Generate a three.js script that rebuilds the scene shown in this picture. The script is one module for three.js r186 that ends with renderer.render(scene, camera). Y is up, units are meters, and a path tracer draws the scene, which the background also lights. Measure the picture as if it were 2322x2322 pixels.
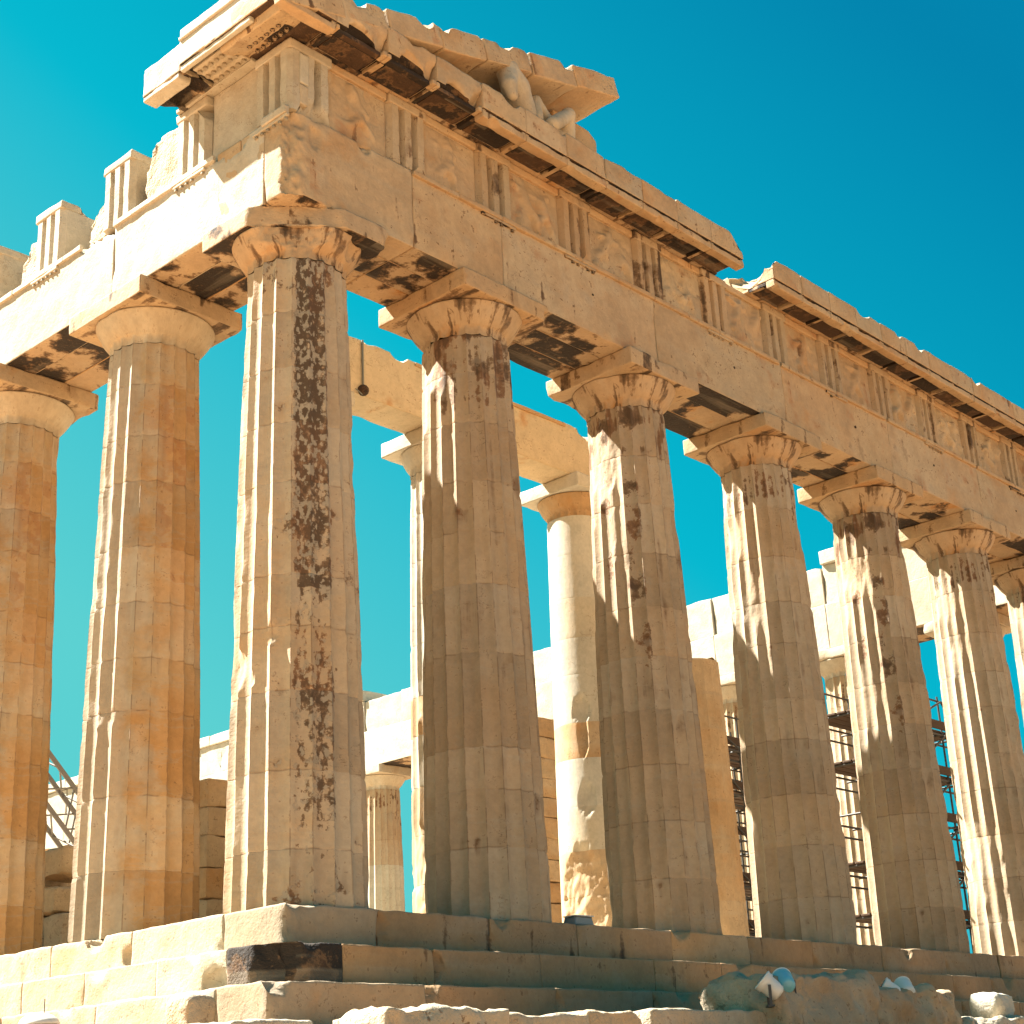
import * as THREE from 'three';
import { mergeGeometries } from 'three/addons/utils/BufferGeometryUtils.js';
import { MarchingCubes } from 'three/addons/objects/MarchingCubes.js';

/* ---------- camera, sky, sun, exposure ---------- */
const scene = new THREE.Scene();
const camera = new THREE.PerspectiveCamera(35.83, 1, 0.1, 3000);
camera.rotation.order = 'YXZ';
camera.position.set(-12.845, -2.538, 15.609);
camera.rotation.set(0.360884, -0.83942, -0.050814);
const renderer = new THREE.WebGLRenderer({ antialias: true });
renderer.toneMapping = THREE.LinearToneMapping;
const EXPO = 5.2;
renderer.toneMappingExposure = EXPO;
renderer.shadowMap.enabled = true;
renderer.shadowMap.type = THREE.PCFSoftShadowMap;

const SUN = new THREE.Vector3(-0.55, 1.45, -1).normalize();
{ // clear Mediterranean sky: pale turquoise low down, deeper blue high up and away from the sun
  const W = 512, H = 256, d = new Float32Array(W * H * 4);
  const lo = [0.108, 0.638, 0.645], mid = [0.002, 0.485, 0.635], hi = [0.001, 0.232, 0.425];
  for (let j = 0; j < H; j++) for (let i = 0; i < W; i++) {
    const el = ((j + 0.5) / H - 0.5) * Math.PI, az = ((i + 0.5) / W - 0.5) * 2 * Math.PI;
    const x = Math.cos(el) * Math.cos(az), y = Math.sin(el), z = Math.cos(el) * Math.sin(az);
    const c = x * SUN.x + y * SUN.y + z * SUN.z;                     // closeness to the sun
    const e = Math.max(0, y);
    let t = 0.156 + 2.76 * e - 1.84 * Math.max(0, c); t = Math.min(1, Math.max(0, t));
    const k = (j * W + i) * 4;
    for (let q = 0; q < 3; q++) {
      const v = t < 0.45 ? lo[q] + (mid[q] - lo[q]) * (t / 0.45) : mid[q] + (hi[q] - mid[q]) * ((t - 0.45) / 0.55);
      d[k + q] = v / EXPO;
    }
    d[k + 3] = 1;
  }
  const sky = new THREE.DataTexture(d, W, H, THREE.RGBAFormat, THREE.FloatType);
  sky.mapping = THREE.EquirectangularReflectionMapping; sky.magFilter = sky.minFilter = THREE.LinearFilter; sky.wrapS = THREE.RepeatWrapping;
  sky.colorSpace = THREE.LinearSRGBColorSpace; sky.needsUpdate = true;
  scene.background = sky; scene.environment = sky;
}
const sun = new THREE.DirectionalLight(new THREE.Color().setRGB(1, 0.955, 0.87), 5);
sun.position.copy(SUN).multiplyScalar(120).add(new THREE.Vector3(12, 5, -15)); sun.target.position.set(12, 5, -15);
sun.castShadow = true; sun.shadow.mapSize.set(4096, 4096);
Object.assign(sun.shadow.camera, { left: -60, right: 60, top: 60, bottom: -60, near: 1, far: 300 });
scene.add(sun, sun.target);

/* ---------- measures of the building (metres; y = 0 is the top step) ---------- */
const YA = 10.02, Y1 = 10.36, Y2 = 11.80, Y3 = 13.07, FACE = 0.125;
const EX = [1.01, 4.70, 8.996, 13.292, 17.588, 21.884, 26.18, 29.87];
const FZ = [-1.01, -4.70]; for (let i = 1; i < 15; i++) FZ.push(-4.70 - 4.291 * i);

/* ---------- noise ---------- */
const rng = s => () => { s |= 0; s = s + 0x6D2B79F5 | 0; let t = Math.imul(s ^ s >>> 15, 1 | s); t = t + Math.imul(t ^ t >>> 7, 61 | t) ^ t; return ((t ^ t >>> 14) >>> 0) / 4294967296; };
const h3 = (x, y, z) => { let h = Math.imul(x, 374761393) ^ Math.imul(y, 668265263) ^ Math.imul(z, 1274126177); h = Math.imul(h ^ h >>> 13, 1103515245); h ^= h >>> 16; return (h >>> 0) / 4294967296 * 2 - 1; };
const sm = t => t * t * (3 - 2 * t);
function n3(x, y, z) {
  const a = Math.floor(x), b = Math.floor(y), c = Math.floor(z), u = sm(x - a), v = sm(y - b), w = sm(z - c);
  const L = (p, q, t) => p + (q - p) * t;
  return L(L(L(h3(a, b, c), h3(a + 1, b, c), u), L(h3(a, b + 1, c), h3(a + 1, b + 1, c), u), v), L(L(h3(a, b, c + 1), h3(a + 1, b, c + 1), u), L(h3(a, b + 1, c + 1), h3(a + 1, b + 1, c + 1), u), v), w);
}
const fb3 = (x, y, z) => n3(x, y, z) * 0.57 + n3(x * 2.1 + 7, y * 2.1 + 3, z * 2.1) * 0.29 + n3(x * 4.3, y * 4.3 + 5, z * 4.3 + 9) * 0.14;
const cl = (v, a, b) => v < a ? a : v > b ? b : v;
const ss = (a, b, v) => { const t = cl((v - a) / (b - a), 0, 1); return t * t * (3 - 2 * t); };

/* tileable 2-D noise fields, 1024 x 1024, values about -1..1 */
const FS = 1024;
function field(cells, oct, seed, gain = 0.5) {
  const out = new Float32Array(FS * FS); let amp = 1, tot = 0;
  for (let o = 0; o < oct; o++, amp *= gain) {
    const n = Math.min(FS, cells << o), r = rng(seed * 101 + o), lat = new Float32Array(n * n); for (let i = 0; i < n * n; i++) lat[i] = r() * 2 - 1;
    const st = n / FS; tot += amp * 0.6;
    for (let j = 0; j < FS; j++) {
      const y = j * st, b = Math.floor(y), v = sm(y - b), r0 = b % n * n, r1 = (b + 1) % n * n;
      for (let i = 0; i < FS; i++) {
        const x = i * st, a = Math.floor(x), u = sm(x - a), a1 = (a + 1) % n;
        const p = lat[r0 + a] + (lat[r0 + a1] - lat[r0 + a]) * u, q = lat[r1 + a] + (lat[r1 + a1] - lat[r1 + a]) * u;
        out[j * FS + i] += (p + (q - p) * v) * amp;
      }
    }
  }
  for (let i = 0; i < out.length; i++) out[i] /= tot;
  return out;
}
const FA = field(4, 8, 1), FB = field(5, 8, 2), FC = field(16, 6, 3), FD = field(80, 4, 4, 0.7), FE = field(3, 8, 5, 0.62);
function at(F, x, y) {   // bilinear, wrapped
  x = x - Math.floor(x / FS) * FS; y = y - Math.floor(y / FS) * FS;
  const a = x | 0, b = y | 0, u = x - a, v = y - b, a1 = a + 1 & 1023, b1 = b + 1 & 1023;
  const p = F[(b & 1023) * FS + (a & 1023)], q = F[(b & 1023) * FS + a1], r = F[b1 * FS + (a & 1023)], s = F[b1 * FS + a1];
  return p + (q - p) * u + (r - p) * v + (p - q - r + s) * u * v;
}
const enc = new Uint8Array(4097); for (let i = 0; i < 4097; i++) { const l = i / 4096; enc[i] = Math.round(255 * (l <= 0.0031308 ? l * 12.92 : 1.055 * Math.pow(l, 1 / 2.4) - 0.055)); }
const ALB = [0.605, 0.61, 0.585];   // weathered marble reflects about half of what fresh marble does
function tex(W, H, fn) {   // fn(i, j, c) writes linear albedo to c
  const d = new Uint8Array(W * H * 4), c = [0, 0, 0];
  for (let j = 0, k = 0; j < H; j++) for (let i = 0; i < W; i++, k += 4) { fn(i, j, c); for (let q = 0; q < 3; q++) d[k + q] = enc[cl(c[q] * ALB[q], 0, 1) * 4096 | 0]; d[k + 3] = 255; }
  const t = new THREE.DataTexture(d, W, H); t.colorSpace = THREE.SRGBColorSpace; t.wrapS = t.wrapT = THREE.RepeatWrapping; t.magFilter = THREE.LinearFilter; t.minFilter = THREE.LinearMipmapLinearFilter; t.generateMipmaps = true; t.needsUpdate = true; return t;
}
const mixc = (c, k, t) => { c[0] += (k[0] - c[0]) * t; c[1] += (k[1] - c[1]) * t; c[2] += (k[2] - c[2]) * t; };

/* ---------- stone colours (linear albedo) ---------- */
const TAN = [0.685, 0.48, 0.295], GREY = [0.60, 0.50, 0.38], PALE = [0.71, 0.59, 0.44], ORANGE = [0.68, 0.34, 0.115], RUST = [0.42, 0.155, 0.045], BROWN = [0.20, 0.105, 0.048], BLACK = [0.035, 0.023, 0.014], WHITE = [0.75, 0.67, 0.55];
function stone(o) {   // one 6 m tile of weathered marble
  const s = o.seed * 137;
  return tex(1024, 1024, (i, j, c) => {
    const a = at(FA, i + s, j), b = at(FB, i * 2 + s, j * 2 + 90), f = at(FC, i, j + s), g = FD[(j & 1023) * FS + (i + s & 1023)], e = at(FE, i * 3 + 31, j * 3 + s), v = at(FB, i * 5 + s, j * 0.8 + 300);
    c[0] = o.base[0]; c[1] = o.base[1]; c[2] = o.base[2];
    mixc(c, o.alt, ss(-0.35, 0.55, a + 0.35 * f) * 0.8);
    mixc(c, GREY, ss(0.1, 0.8, b + 0.25 * e) * (o.grey ?? 0.4));
    mixc(c, ORANGE, ss(0.28, 0.85, e * 0.75 - a * 0.5 + v * 0.2) * (o.orange ?? 0.5));
    mixc(c, BROWN, ss(0.42, 0.8, f * 0.5 + b * 0.55 + v * 0.35) * (o.brown ?? 0.35));
    if (o.crust) { const m = f * 0.45 + a * 0.75 + e * 0.5 + g * 0.15; mixc(c, BROWN, ss(o.crust - 0.15, o.crust + 0.05, m) * 0.9); mixc(c, [0.02, 0.012, 0.007], ss(o.crust + 0.02, o.crust + 0.2, m) * 0.95); }
    if (o.streak) { const m = at(FB, i * 7 + s, j * 0.7 + 40) * 0.8 + f * 0.35 + g * 0.2; mixc(c, BROWN, ss(o.streak, o.streak + 0.25, m) * 0.8); mixc(c, BLACK, ss(o.streak + 0.22, o.streak + 0.5, m) * 0.7); }
    const crack = Math.abs(at(FE, i * 1.3 + s, j * 1.3 + 500)); if (crack < 0.006 && a > 0.0) mixc(c, BROWN, 0.55);
    if (o.rust) mixc(c, [0.50, 0.23, 0.10], ss(0.35, 0.85, at(FB, i * 1.3 + 700, j * 1.8 + s) + 0.3 * f + 0.2 * g) * 0.55);
    const ban = at(FA, i * 0.6 + s, j * 7); if (ban > 0.45) mixc(c, GREY, (ban - 0.45) * 0.5);
    if (g > (o.pit ?? 0.72) && (!o.rust || b + a > 0.0)) mixc(c, BROWN, Math.min(1, (g - (o.pit ?? 0.72)) * 5) * (o.pitA ?? 0.55));
    const k = 1 + 0.10 * g + 0.08 * f + 0.07 * b; c[0] *= k; c[1] *= k; c[2] *= k;
  });
}
console.log('fields');
const TX = {
  east: stone({ seed: 1, base: TAN, alt: [0.735, 0.56, 0.37], grey: 0.5, orange: 0.42, brown: 0.42, pit: 0.62, pitA: 0.7, streak: 0.62, rust: 1 }),
  south: stone({ seed: 2, base: PALE, alt: WHITE, grey: 0.25, orange: 0.14, brown: 0.1, pitA: 0.35 }),
  step: stone({ seed: 3, base: [0.72, 0.55, 0.37], alt: [0.66, 0.55, 0.42], grey: 0.5, orange: 0.4, brown: 0.35 }),
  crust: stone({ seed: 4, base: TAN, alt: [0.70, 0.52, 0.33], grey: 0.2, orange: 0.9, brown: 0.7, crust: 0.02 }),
  cap: stone({ seed: 20, base: [0.68, 0.475, 0.295], alt: [0.68, 0.50, 0.33], grey: 0.4, orange: 0.85, brown: 0.75, crust: 0.36, streak: 0.24 }),
  stain: stone({ seed: 10, base: TAN, alt: [0.72, 0.5, 0.29], grey: 0.25, orange: 0.6, brown: 0.35, streak: 0.12 }),
  grime: stone({ seed: 22, base: TAN, alt: [0.66, 0.52, 0.36], grey: 0.6, orange: 0.3, brown: 0.45, streak: 0.2 }),
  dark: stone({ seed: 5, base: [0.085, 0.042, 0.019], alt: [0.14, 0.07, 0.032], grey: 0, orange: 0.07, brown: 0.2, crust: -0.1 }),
  rough: stone({ seed: 6, base: [0.74, 0.6, 0.43], alt: PALE, grey: 0.25, orange: 0.2, brown: 0.25, pit: 0.5, pitA: 0.8 }),
  fresh: stone({ seed: 7, base: [0.80, 0.725, 0.60], alt: [0.77, 0.67, 0.52], grey: 0.08, orange: 0.06, brown: 0.02, pit: 0.9 }),
  honey: stone({ seed: 8, base: [0.74, 0.46, 0.23], alt: [0.72, 0.52, 0.32], grey: 0.15, orange: 0.7, brown: 0.2 }),
  dirt: stone({ seed: 16, base: [0.55, 0.345, 0.185], alt: [0.50, 0.335, 0.205], grey: 0.25, orange: 0.3, brown: 0.55, streak: 0.52 }),
  beam: stone({ seed: 18, base: [0.85, 0.68, 0.46], alt: [0.84, 0.67, 0.45], grey: 0.05, orange: 0.75, brown: 0.15 }),
  rock: stone({ seed: 9, base: [0.60, 0.43, 0.28], alt: [0.70, 0.53, 0.36], grey: 0.4, orange: 0.25, brown: 0.4, pit: 0.55 }),
};
const bumpT = (() => { const d = new Uint8Array(FS * FS * 4); for (let i = 0; i < FS * FS; i++) { const v = cl(128 + 60 * FC[i] + 46 * FD[i] - (FD[i] > 0.7 ? 90 * (FD[i] - 0.7) : 0), 0, 255); d[i * 4] = d[i * 4 + 1] = d[i * 4 + 2] = v; d[i * 4 + 3] = 255; } const t = new THREE.DataTexture(d, FS, FS); t.wrapS = t.wrapT = THREE.RepeatWrapping; t.magFilter = THREE.LinearFilter; t.minFilter = THREE.LinearMipmapLinearFilter; t.generateMipmaps = true; t.needsUpdate = true; return t; })();
const bump = rx => { const t = bumpT.clone(); t.repeat.set(rx[0], rx[1]); t.needsUpdate = true; return t; };
const bumpBlock = bump([2, 2]), bumpCol = bump([2, 4]);
const mats = {};
function M(t, tint = 0, bs = 0.012) {   // tint 0..4: the same stone in slightly different tones
  const k = t + tint + '|' + bs; if (mats[k]) return mats[k];
  const m = new THREE.MeshStandardMaterial({ map: TX[t], roughness: 0.88, bumpMap: bumpBlock, bumpScale: bs });
  m.color.setRGB(...[[1, 1, 1], [0.93, 0.93, 0.92], [1.0, 0.95, 0.88], [0.90, 0.88, 0.86], [0.97, 0.99, 1.0], [0.76, 0.71, 0.66]][tint]); m.name = t + '_stone_' + tint; return mats[k] = m;
}

/* ---------- columns: drum joints, textures ---------- */
const kinds = {   // u runs with the angle theta (0..360), y from 0 to Y1
  corner: { seed: 11, j: [0.74, 1.77, 2.85, 3.75, 4.5, 5.88, 6.8, 7.68, 8.6], base: [0.71, 0.56, 0.40], alt: [0.70, 0.50, 0.31] },
  orange: { seed: 12, j: [0.95, 2.03, 3.31, 4.13, 5.02, 5.93, 7.04, 7.83, 8.75], base: [0.72, 0.40, 0.155], alt: [0.70, 0.47, 0.25] },
  drab: { seed: 13, j: [1.06, 1.91, 2.55, 4.02, 5.13, 6.0, 6.87, 7.9, 8.8], base: [0.64, 0.455, 0.285], alt: [0.60, 0.45, 0.30] },
  streak: { seed: 14, j: [0.9, 1.85, 2.8, 3.75, 4.7, 5.6, 6.6, 7.55, 8.5], base: [0.66, 0.475, 0.30], alt: [0.585, 0.43, 0.28] },
  plain: { seed: 15, j: [0.85, 1.8, 2.75, 3.8, 4.6, 5.7, 6.55, 7.5, 8.55], base: [0.70, 0.50, 0.315], alt: [0.67, 0.51, 0.345] },
};
for (const [name, K] of Object.entries(kinds)) {
  const J = [0, ...K.j, Y1], s = K.seed * 71;
  const drumOf = y => { let d = 0; while (d < J.length - 2 && y > J[d + 1]) d++; return d; };
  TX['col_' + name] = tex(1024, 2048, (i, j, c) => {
    const y = (j + 0.5) / 2048 * Y1, th = (i + 0.5) / 1024 * 360, fl = Math.floor((th + 9) / 18) % 20, dr = drumOf(y);
    const a = at(FA, i + s, j), b = at(FB, i * 2, j * 2 + s), f = at(FC, i, j + s), g = FD[(j & 1023) * FS + (i + s & 1023)], e = at(FE, i * 2 + s, j * 2), v = at(FB, i * 8, j * 0.5 + s), w = at(FC, i * 2, j * 2 + s * 3);
    c[0] = K.base[0]; c[1] = K.base[1]; c[2] = K.base[2];
    mixc(c, K.alt, ss(-0.4, 0.5, a + 0.3 * f)); const washed = name === 'orange' ? ss(112, 150, th + 22 * f + 14 * e) * ss(330, 290, th) : 0; if (washed) mixc(c, [0.64, 0.54, 0.42], washed * 0.75);   // the rain-washed side is pale
    const hd = h3(dr, fl, K.seed), hd2 = h3(dr, 3, K.seed);
    mixc(c, GREY, cl(0.16 + 0.22 * hd + 0.3 * hd2 + 0.4 * b, 0, 0.7) * 0.8);
    mixc(c, ORANGE, cl(0.05 + 0.3 * h3(dr, fl >> 1, K.seed + 5) + 0.35 * e, 0, 1) * (name === 'orange' ? 0.75 * (1 - 0.8 * washed) : name === 'drab' ? 0.25 : 0.4));
    mixc(c, BROWN, ss(0.22, 0.9, v * 0.5 + f * 0.5 + b * 0.35 + g * 0.12) * (name === 'drab' || name === 'streak' ? 0.6 : name === 'plain' ? 0.5 : 0.3));
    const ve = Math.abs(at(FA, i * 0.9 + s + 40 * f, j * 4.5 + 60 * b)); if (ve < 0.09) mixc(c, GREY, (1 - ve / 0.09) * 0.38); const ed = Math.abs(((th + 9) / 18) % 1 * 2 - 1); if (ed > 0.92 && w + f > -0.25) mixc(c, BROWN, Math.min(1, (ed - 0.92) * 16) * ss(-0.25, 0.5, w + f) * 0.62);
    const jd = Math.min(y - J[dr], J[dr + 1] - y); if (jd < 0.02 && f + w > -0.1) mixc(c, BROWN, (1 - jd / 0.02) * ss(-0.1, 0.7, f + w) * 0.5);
    let m = -1, flake = 0;
    if (name === 'corner') {   // brown lime crust with pale flakes down the flutes that look east, rust under the capital
      const band = ss(90, 99, th) * ss(137, 129, th), mid = ss(104, 108, th) * ss(136, 128, th);
      const D = y > 4.3 ? 0.62 + 0.16 * ss(5.2, 6.4, y) + 0.12 * mid : y > 3.4 ? 0.42 : y > 1.1 ? 0.60 - (th < 113 ? 0 : 0.14) : 0.3;
      m = D * band * 1.35 + 0.16 * f + 0.34 * at(FC, i * 3.4 + 11, j * 1.15) + 0.32 * at(FC, i * 6.5, j * 3.1 + 9) + 0.34 * g + 0.12 * b - 0.72;
      m = Math.max(m, ss(8.4, 9.4, y) * ss(70, 80, th) * ss(182, 170, th) * 0.55 + 0.55 * f + 0.4 * e + 0.3 * g - 0.62);
      flake = ss(0.1, 0.5, at(FC, i * 6 + 50, j * 3.4) + 0.6 * g) * 0.9;
    } else if (name === 'streak') {
      const band = Math.max(ss(128, 134, th) * ss(158, 150, th), 0.85 * ss(172, 176, th) * ss(198, 190, th));
      m = band * ss(3.6, 5.2, y) * 0.95 + 0.5 * f + 0.45 * b + 0.25 * g - 0.98; m = Math.max(m, ss(7.8, 9.2, y) * 0.55 + 0.5 * v + 0.4 * f - 0.72); flake = 0.5 * ss(0.3, 0.7, w);
    } else if (name === 'drab') { m = ss(7.4, 8.8, y) * 0.75 * ss(215, 195, th) + 0.45 * v + 0.45 * f + 0.2 * g - 0.78; m = Math.max(m, 0.5 * b + 0.6 * f + 0.2 * g - 0.86); flake = 0.4 * ss(0.4, 0.8, w); }
    else if (name === 'plain') m = ss(7.2, 9.2, y) * 0.6 + 0.55 * v + 0.4 * f + 0.2 * g - 0.85;
    else { m = ss(7.6, 9.4, y) * 0.25 + 0.5 * v + 0.4 * f - 0.88; if (y > 5.4 && y < 8.8 && hd > 0.15) mixc(c, RUST, (1 - washed) * ss(-0.05, 0.35, f + 0.6 * b + 0.3 * g) * 0.42); }
    if (m > -0.06) { const q = ss(-0.06, 0.1, m); mixc(c, hd > 0 ? BROWN : [0.3, 0.135, 0.055], q * 0.85); mixc(c, BLACK, ss(0.1, 0.42, m) * 0.55); if (flake > 0) mixc(c, [0.66, 0.56, 0.43], flake * q * 0.75); }
    // thin dark lines where two drums meet and hairline cracks
    const cr = Math.abs(at(FE, i * 0.9 + s, j * 1.6 + 77)); if (cr < 0.007 && b > 0.1) mixc(c, BROWN, 0.5);
    if (g > 0.78) mixc(c, BROWN, Math.min(1, (g - 0.78) * 4) * 0.5);
    const k = 1 + 0.09 * g + 0.07 * f + 0.10 * hd + 0.06 * hd2 + 0.06 * b; c[0] *= k; c[1] *= k; c[2] *= k;
  });
}
console.log('textures');
function MC(kind, tint = 0) {
  const k = 'c' + kind + tint; if (mats[k]) return mats[k];
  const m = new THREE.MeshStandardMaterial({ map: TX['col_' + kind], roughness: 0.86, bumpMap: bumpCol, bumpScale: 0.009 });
  m.color.setRGB(...[[1, 1, 1], [0.94, 0.93, 0.92], [1.0, 0.96, 0.9], [0.9, 0.89, 0.88]][tint]); return mats[k] = m;
}

/* ---------- object helpers ---------- */
const taken = {};
const numbered = n => { const k = taken[n] = (taken[n] ?? -1) + 1; return k ? n + '_' + String(k).padStart(3, '0') : n; };
function thing(name, label, category, group, pos = [0, 0, 0], ry = 0) {
  const o = new THREE.Group(); o.name = numbered(name); o.userData = { label, category, kind: 'thing' }; if (group) o.userData.group = group;
  o.position.set(...pos); o.rotation.y = ry; scene.add(o); return o;
}
function part(parent, name, geo, mat, pos) { const m = new THREE.Mesh(geo, mat); m.name = name; if (pos) m.position.set(...pos); m.castShadow = m.receiveShadow = true; parent.add(m); return m; }

/* axis steps of a block: a thin cell at each edge, even cells between */
function steps(L, s, e) { const h = L / 2; e = Math.min(e, L * 0.2); const n = Math.max(1, Math.round((L - 2 * e) / s)), a = [-h]; for (let i = 0; i <= n; i++) a.push(-h + e + (L - 2 * e) * i / n); a.push(h); return a; }
/* a weathered ashlar block: worn and chipped edges, uneven faces, bites broken out of it.  Returns [geometry about its centre, centre] */
function blockGeo(x0, x1, y0, y1, z0, z1, o = {}) {
  const L = [x1 - x0, y1 - y0, z1 - z0], C = [(x0 + x1) / 2, (y0 + y1) / 2, (z0 + z1) / 2], hs = L.map(v => v / 2);
  const s = o.s ?? 0.14, e = o.e ?? 0.03, r0 = o.r ?? 0.012, chip = o.chip ?? 0.05, amp = o.amp ?? 0.006, sd = o.seed ?? 1, tile = o.tile ?? 6, minh = Math.min(...hs) * 0.6;
  const ax = L.map(l => steps(l, s, e)), N = ax.map(a => a.length);
  const key = new Int32Array(N[0] * N[1] * N[2]).fill(-1), pos = [], wn = [];
  const ou = h3(sd, 5, 1) * 40, ov = h3(sd, 9, 2) * 40;
  const vert = (i, j, k) => {
    const q = i + N[0] * (j + N[1] * k); if (key[q] >= 0) return key[q];
    const p = [ax[0][i], ax[1][j], ax[2][k]], W = [p[0] + C[0] + sd * 3.7, p[1] + C[1], p[2] + C[2]];
    let rr = r0 + chip * Math.pow(Math.max(0, n3(W[0] * 2.1, W[1] * 2.1, W[2] * 2.1) + 0.35 * n3(W[0] * 7, W[1] * 7, W[2] * 7) - 0.1), 1.4) * 1.6; if (rr > minh) rr = minh;
    const d = [0, 0, 0]; let l = 0; for (let q2 = 0; q2 < 3; q2++) { const c = cl(p[q2], -hs[q2] + rr, hs[q2] - rr); d[q2] = p[q2] - c; p[q2] = c; l += d[q2] * d[q2]; }
    l = Math.sqrt(l) || 1; const nz = amp ? amp * fb3(W[0] * 3, W[1] * 3, W[2] * 3) * 1.6 : 0, R = Math.min(l, rr) + nz; for (let q2 = 0; q2 < 3; q2++) p[q2] += d[q2] / l * R;
    if (o.bites) for (const [bx, by, bz, br, ky] of o.bites) {
      let dx = p[0] + C[0] - bx, dy = (p[1] + C[1] - by) / (ky ?? 1), dz = p[2] + C[2] - bz; const dd = Math.hypot(dx, dy, dz) || 1e-3;
      const R2 = br * (1 + 0.4 * fb3(W[0] * 4.5, W[1] * 4.5, W[2] * 4.5 + 4) + 0.16 * n3(W[0] * 16, W[1] * 16, W[2] * 16)); if (dd < R2) { const t = R2 / dd; p[0] = bx - C[0] + dx * t; p[1] = by - C[1] + dy * t * (ky ?? 1); p[2] = bz - C[2] + dz * t; for (let q2 = 0; q2 < 3; q2++) p[q2] = cl(p[q2], -hs[q2], hs[q2]); }
    }
    if (o.planes) for (const [nx, ny, nz, dd, ro] of o.planes) { const q = [p[0] + C[0], p[1] + C[1], p[2] + C[2]], e = q[0] * nx + q[1] * ny + q[2] * nz - dd - ro * (fb3(W[0] * 3, W[1] * 3, W[2] * 3) + 0.35 * n3(W[0] * 14, W[1] * 14, W[2] * 14)); if (e > 0) { p[0] -= nx * e; p[1] -= ny * e; p[2] -= nz * e; } }
    if (o.warp) o.warp(p, C);
    const id = pos.length / 3; pos.push(...p); wn.push(0, 0, 0); return key[q] = id;
  };
  const P = [], U = [], I = [], src = [], groups = [];
  const face = (A, B, F, end, flip) => {
    const start = I.length, off = P.length / 3, na = N[A], nb = N[B];
    for (let b = 0; b < nb; b++) for (let a = 0; a < na; a++) {
      const g = [0, 0, 0]; g[A] = a; g[B] = b; g[F] = end ? N[F] - 1 : 0; const id = vert(g[0], g[1], g[2]); src.push(id);
      P.push(pos[id * 3], pos[id * 3 + 1], pos[id * 3 + 2]);
      U.push((pos[id * 3 + A] + C[A] + ou) / tile, (pos[id * 3 + B] + C[B] + ov) / tile);
    }
    for (let b = 0; b < nb - 1; b++) for (let a = 0; a < na - 1; a++) { const p = off + b * na + a, q = p + 1, r = p + na, t = r + 1; if (flip) I.push(p, r, q, q, r, t); else I.push(p, q, r, q, t, r); }
    groups.push([start, I.length - start]);
  };
  face(2, 1, 0, true, true); face(2, 1, 0, false, false); face(0, 2, 1, true, true); face(0, 2, 1, false, false); face(0, 1, 2, true, false); face(0, 1, 2, false, true);
  const va = new THREE.Vector3(), vb = new THREE.Vector3(), vc = new THREE.Vector3();
  for (let i = 0; i < I.length; i += 3) { const [a, b, c] = [I[i], I[i + 1], I[i + 2]]; va.fromArray(P, a * 3); vb.fromArray(P, b * 3).sub(va); vc.fromArray(P, c * 3).sub(va); vb.cross(vc); for (const q of [a, b, c]) { const k = src[q] * 3; wn[k] += vb.x; wn[k + 1] += vb.y; wn[k + 2] += vb.z; } }
  const Nn = new Float32Array(P.length); for (let i = 0; i < src.length; i++) { const k = src[i] * 3, l = Math.hypot(wn[k], wn[k + 1], wn[k + 2]) || 1; Nn[i * 3] = wn[k] / l; Nn[i * 3 + 1] = wn[k + 1] / l; Nn[i * 3 + 2] = wn[k + 2] / l; }
  const g = new THREE.BufferGeometry(); g.setAttribute('position', new THREE.Float32BufferAttribute(P, 3)); g.setAttribute('normal', new THREE.BufferAttribute(Nn, 3)); g.setAttribute('uv', new THREE.Float32BufferAttribute(U, 2)); g.setIndex(I);
  if (o.bottom || o.groups) groups.forEach(([a, n], i) => g.addGroup(a, n, i === 3 && o.bottom ? 1 : 0));
  return [g, C];
}
let autoSeed = 100;
function block(parent, name, x0, x1, y0, y1, z0, z1, mat, o = {}) {
  o.seed ??= autoSeed++; const [g, C] = blockGeo(x0, x1, y0, y1, z0, z1, o); return part(parent, name, g, o.bottom ? [mat, o.bottom] : mat, C);
}
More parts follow.
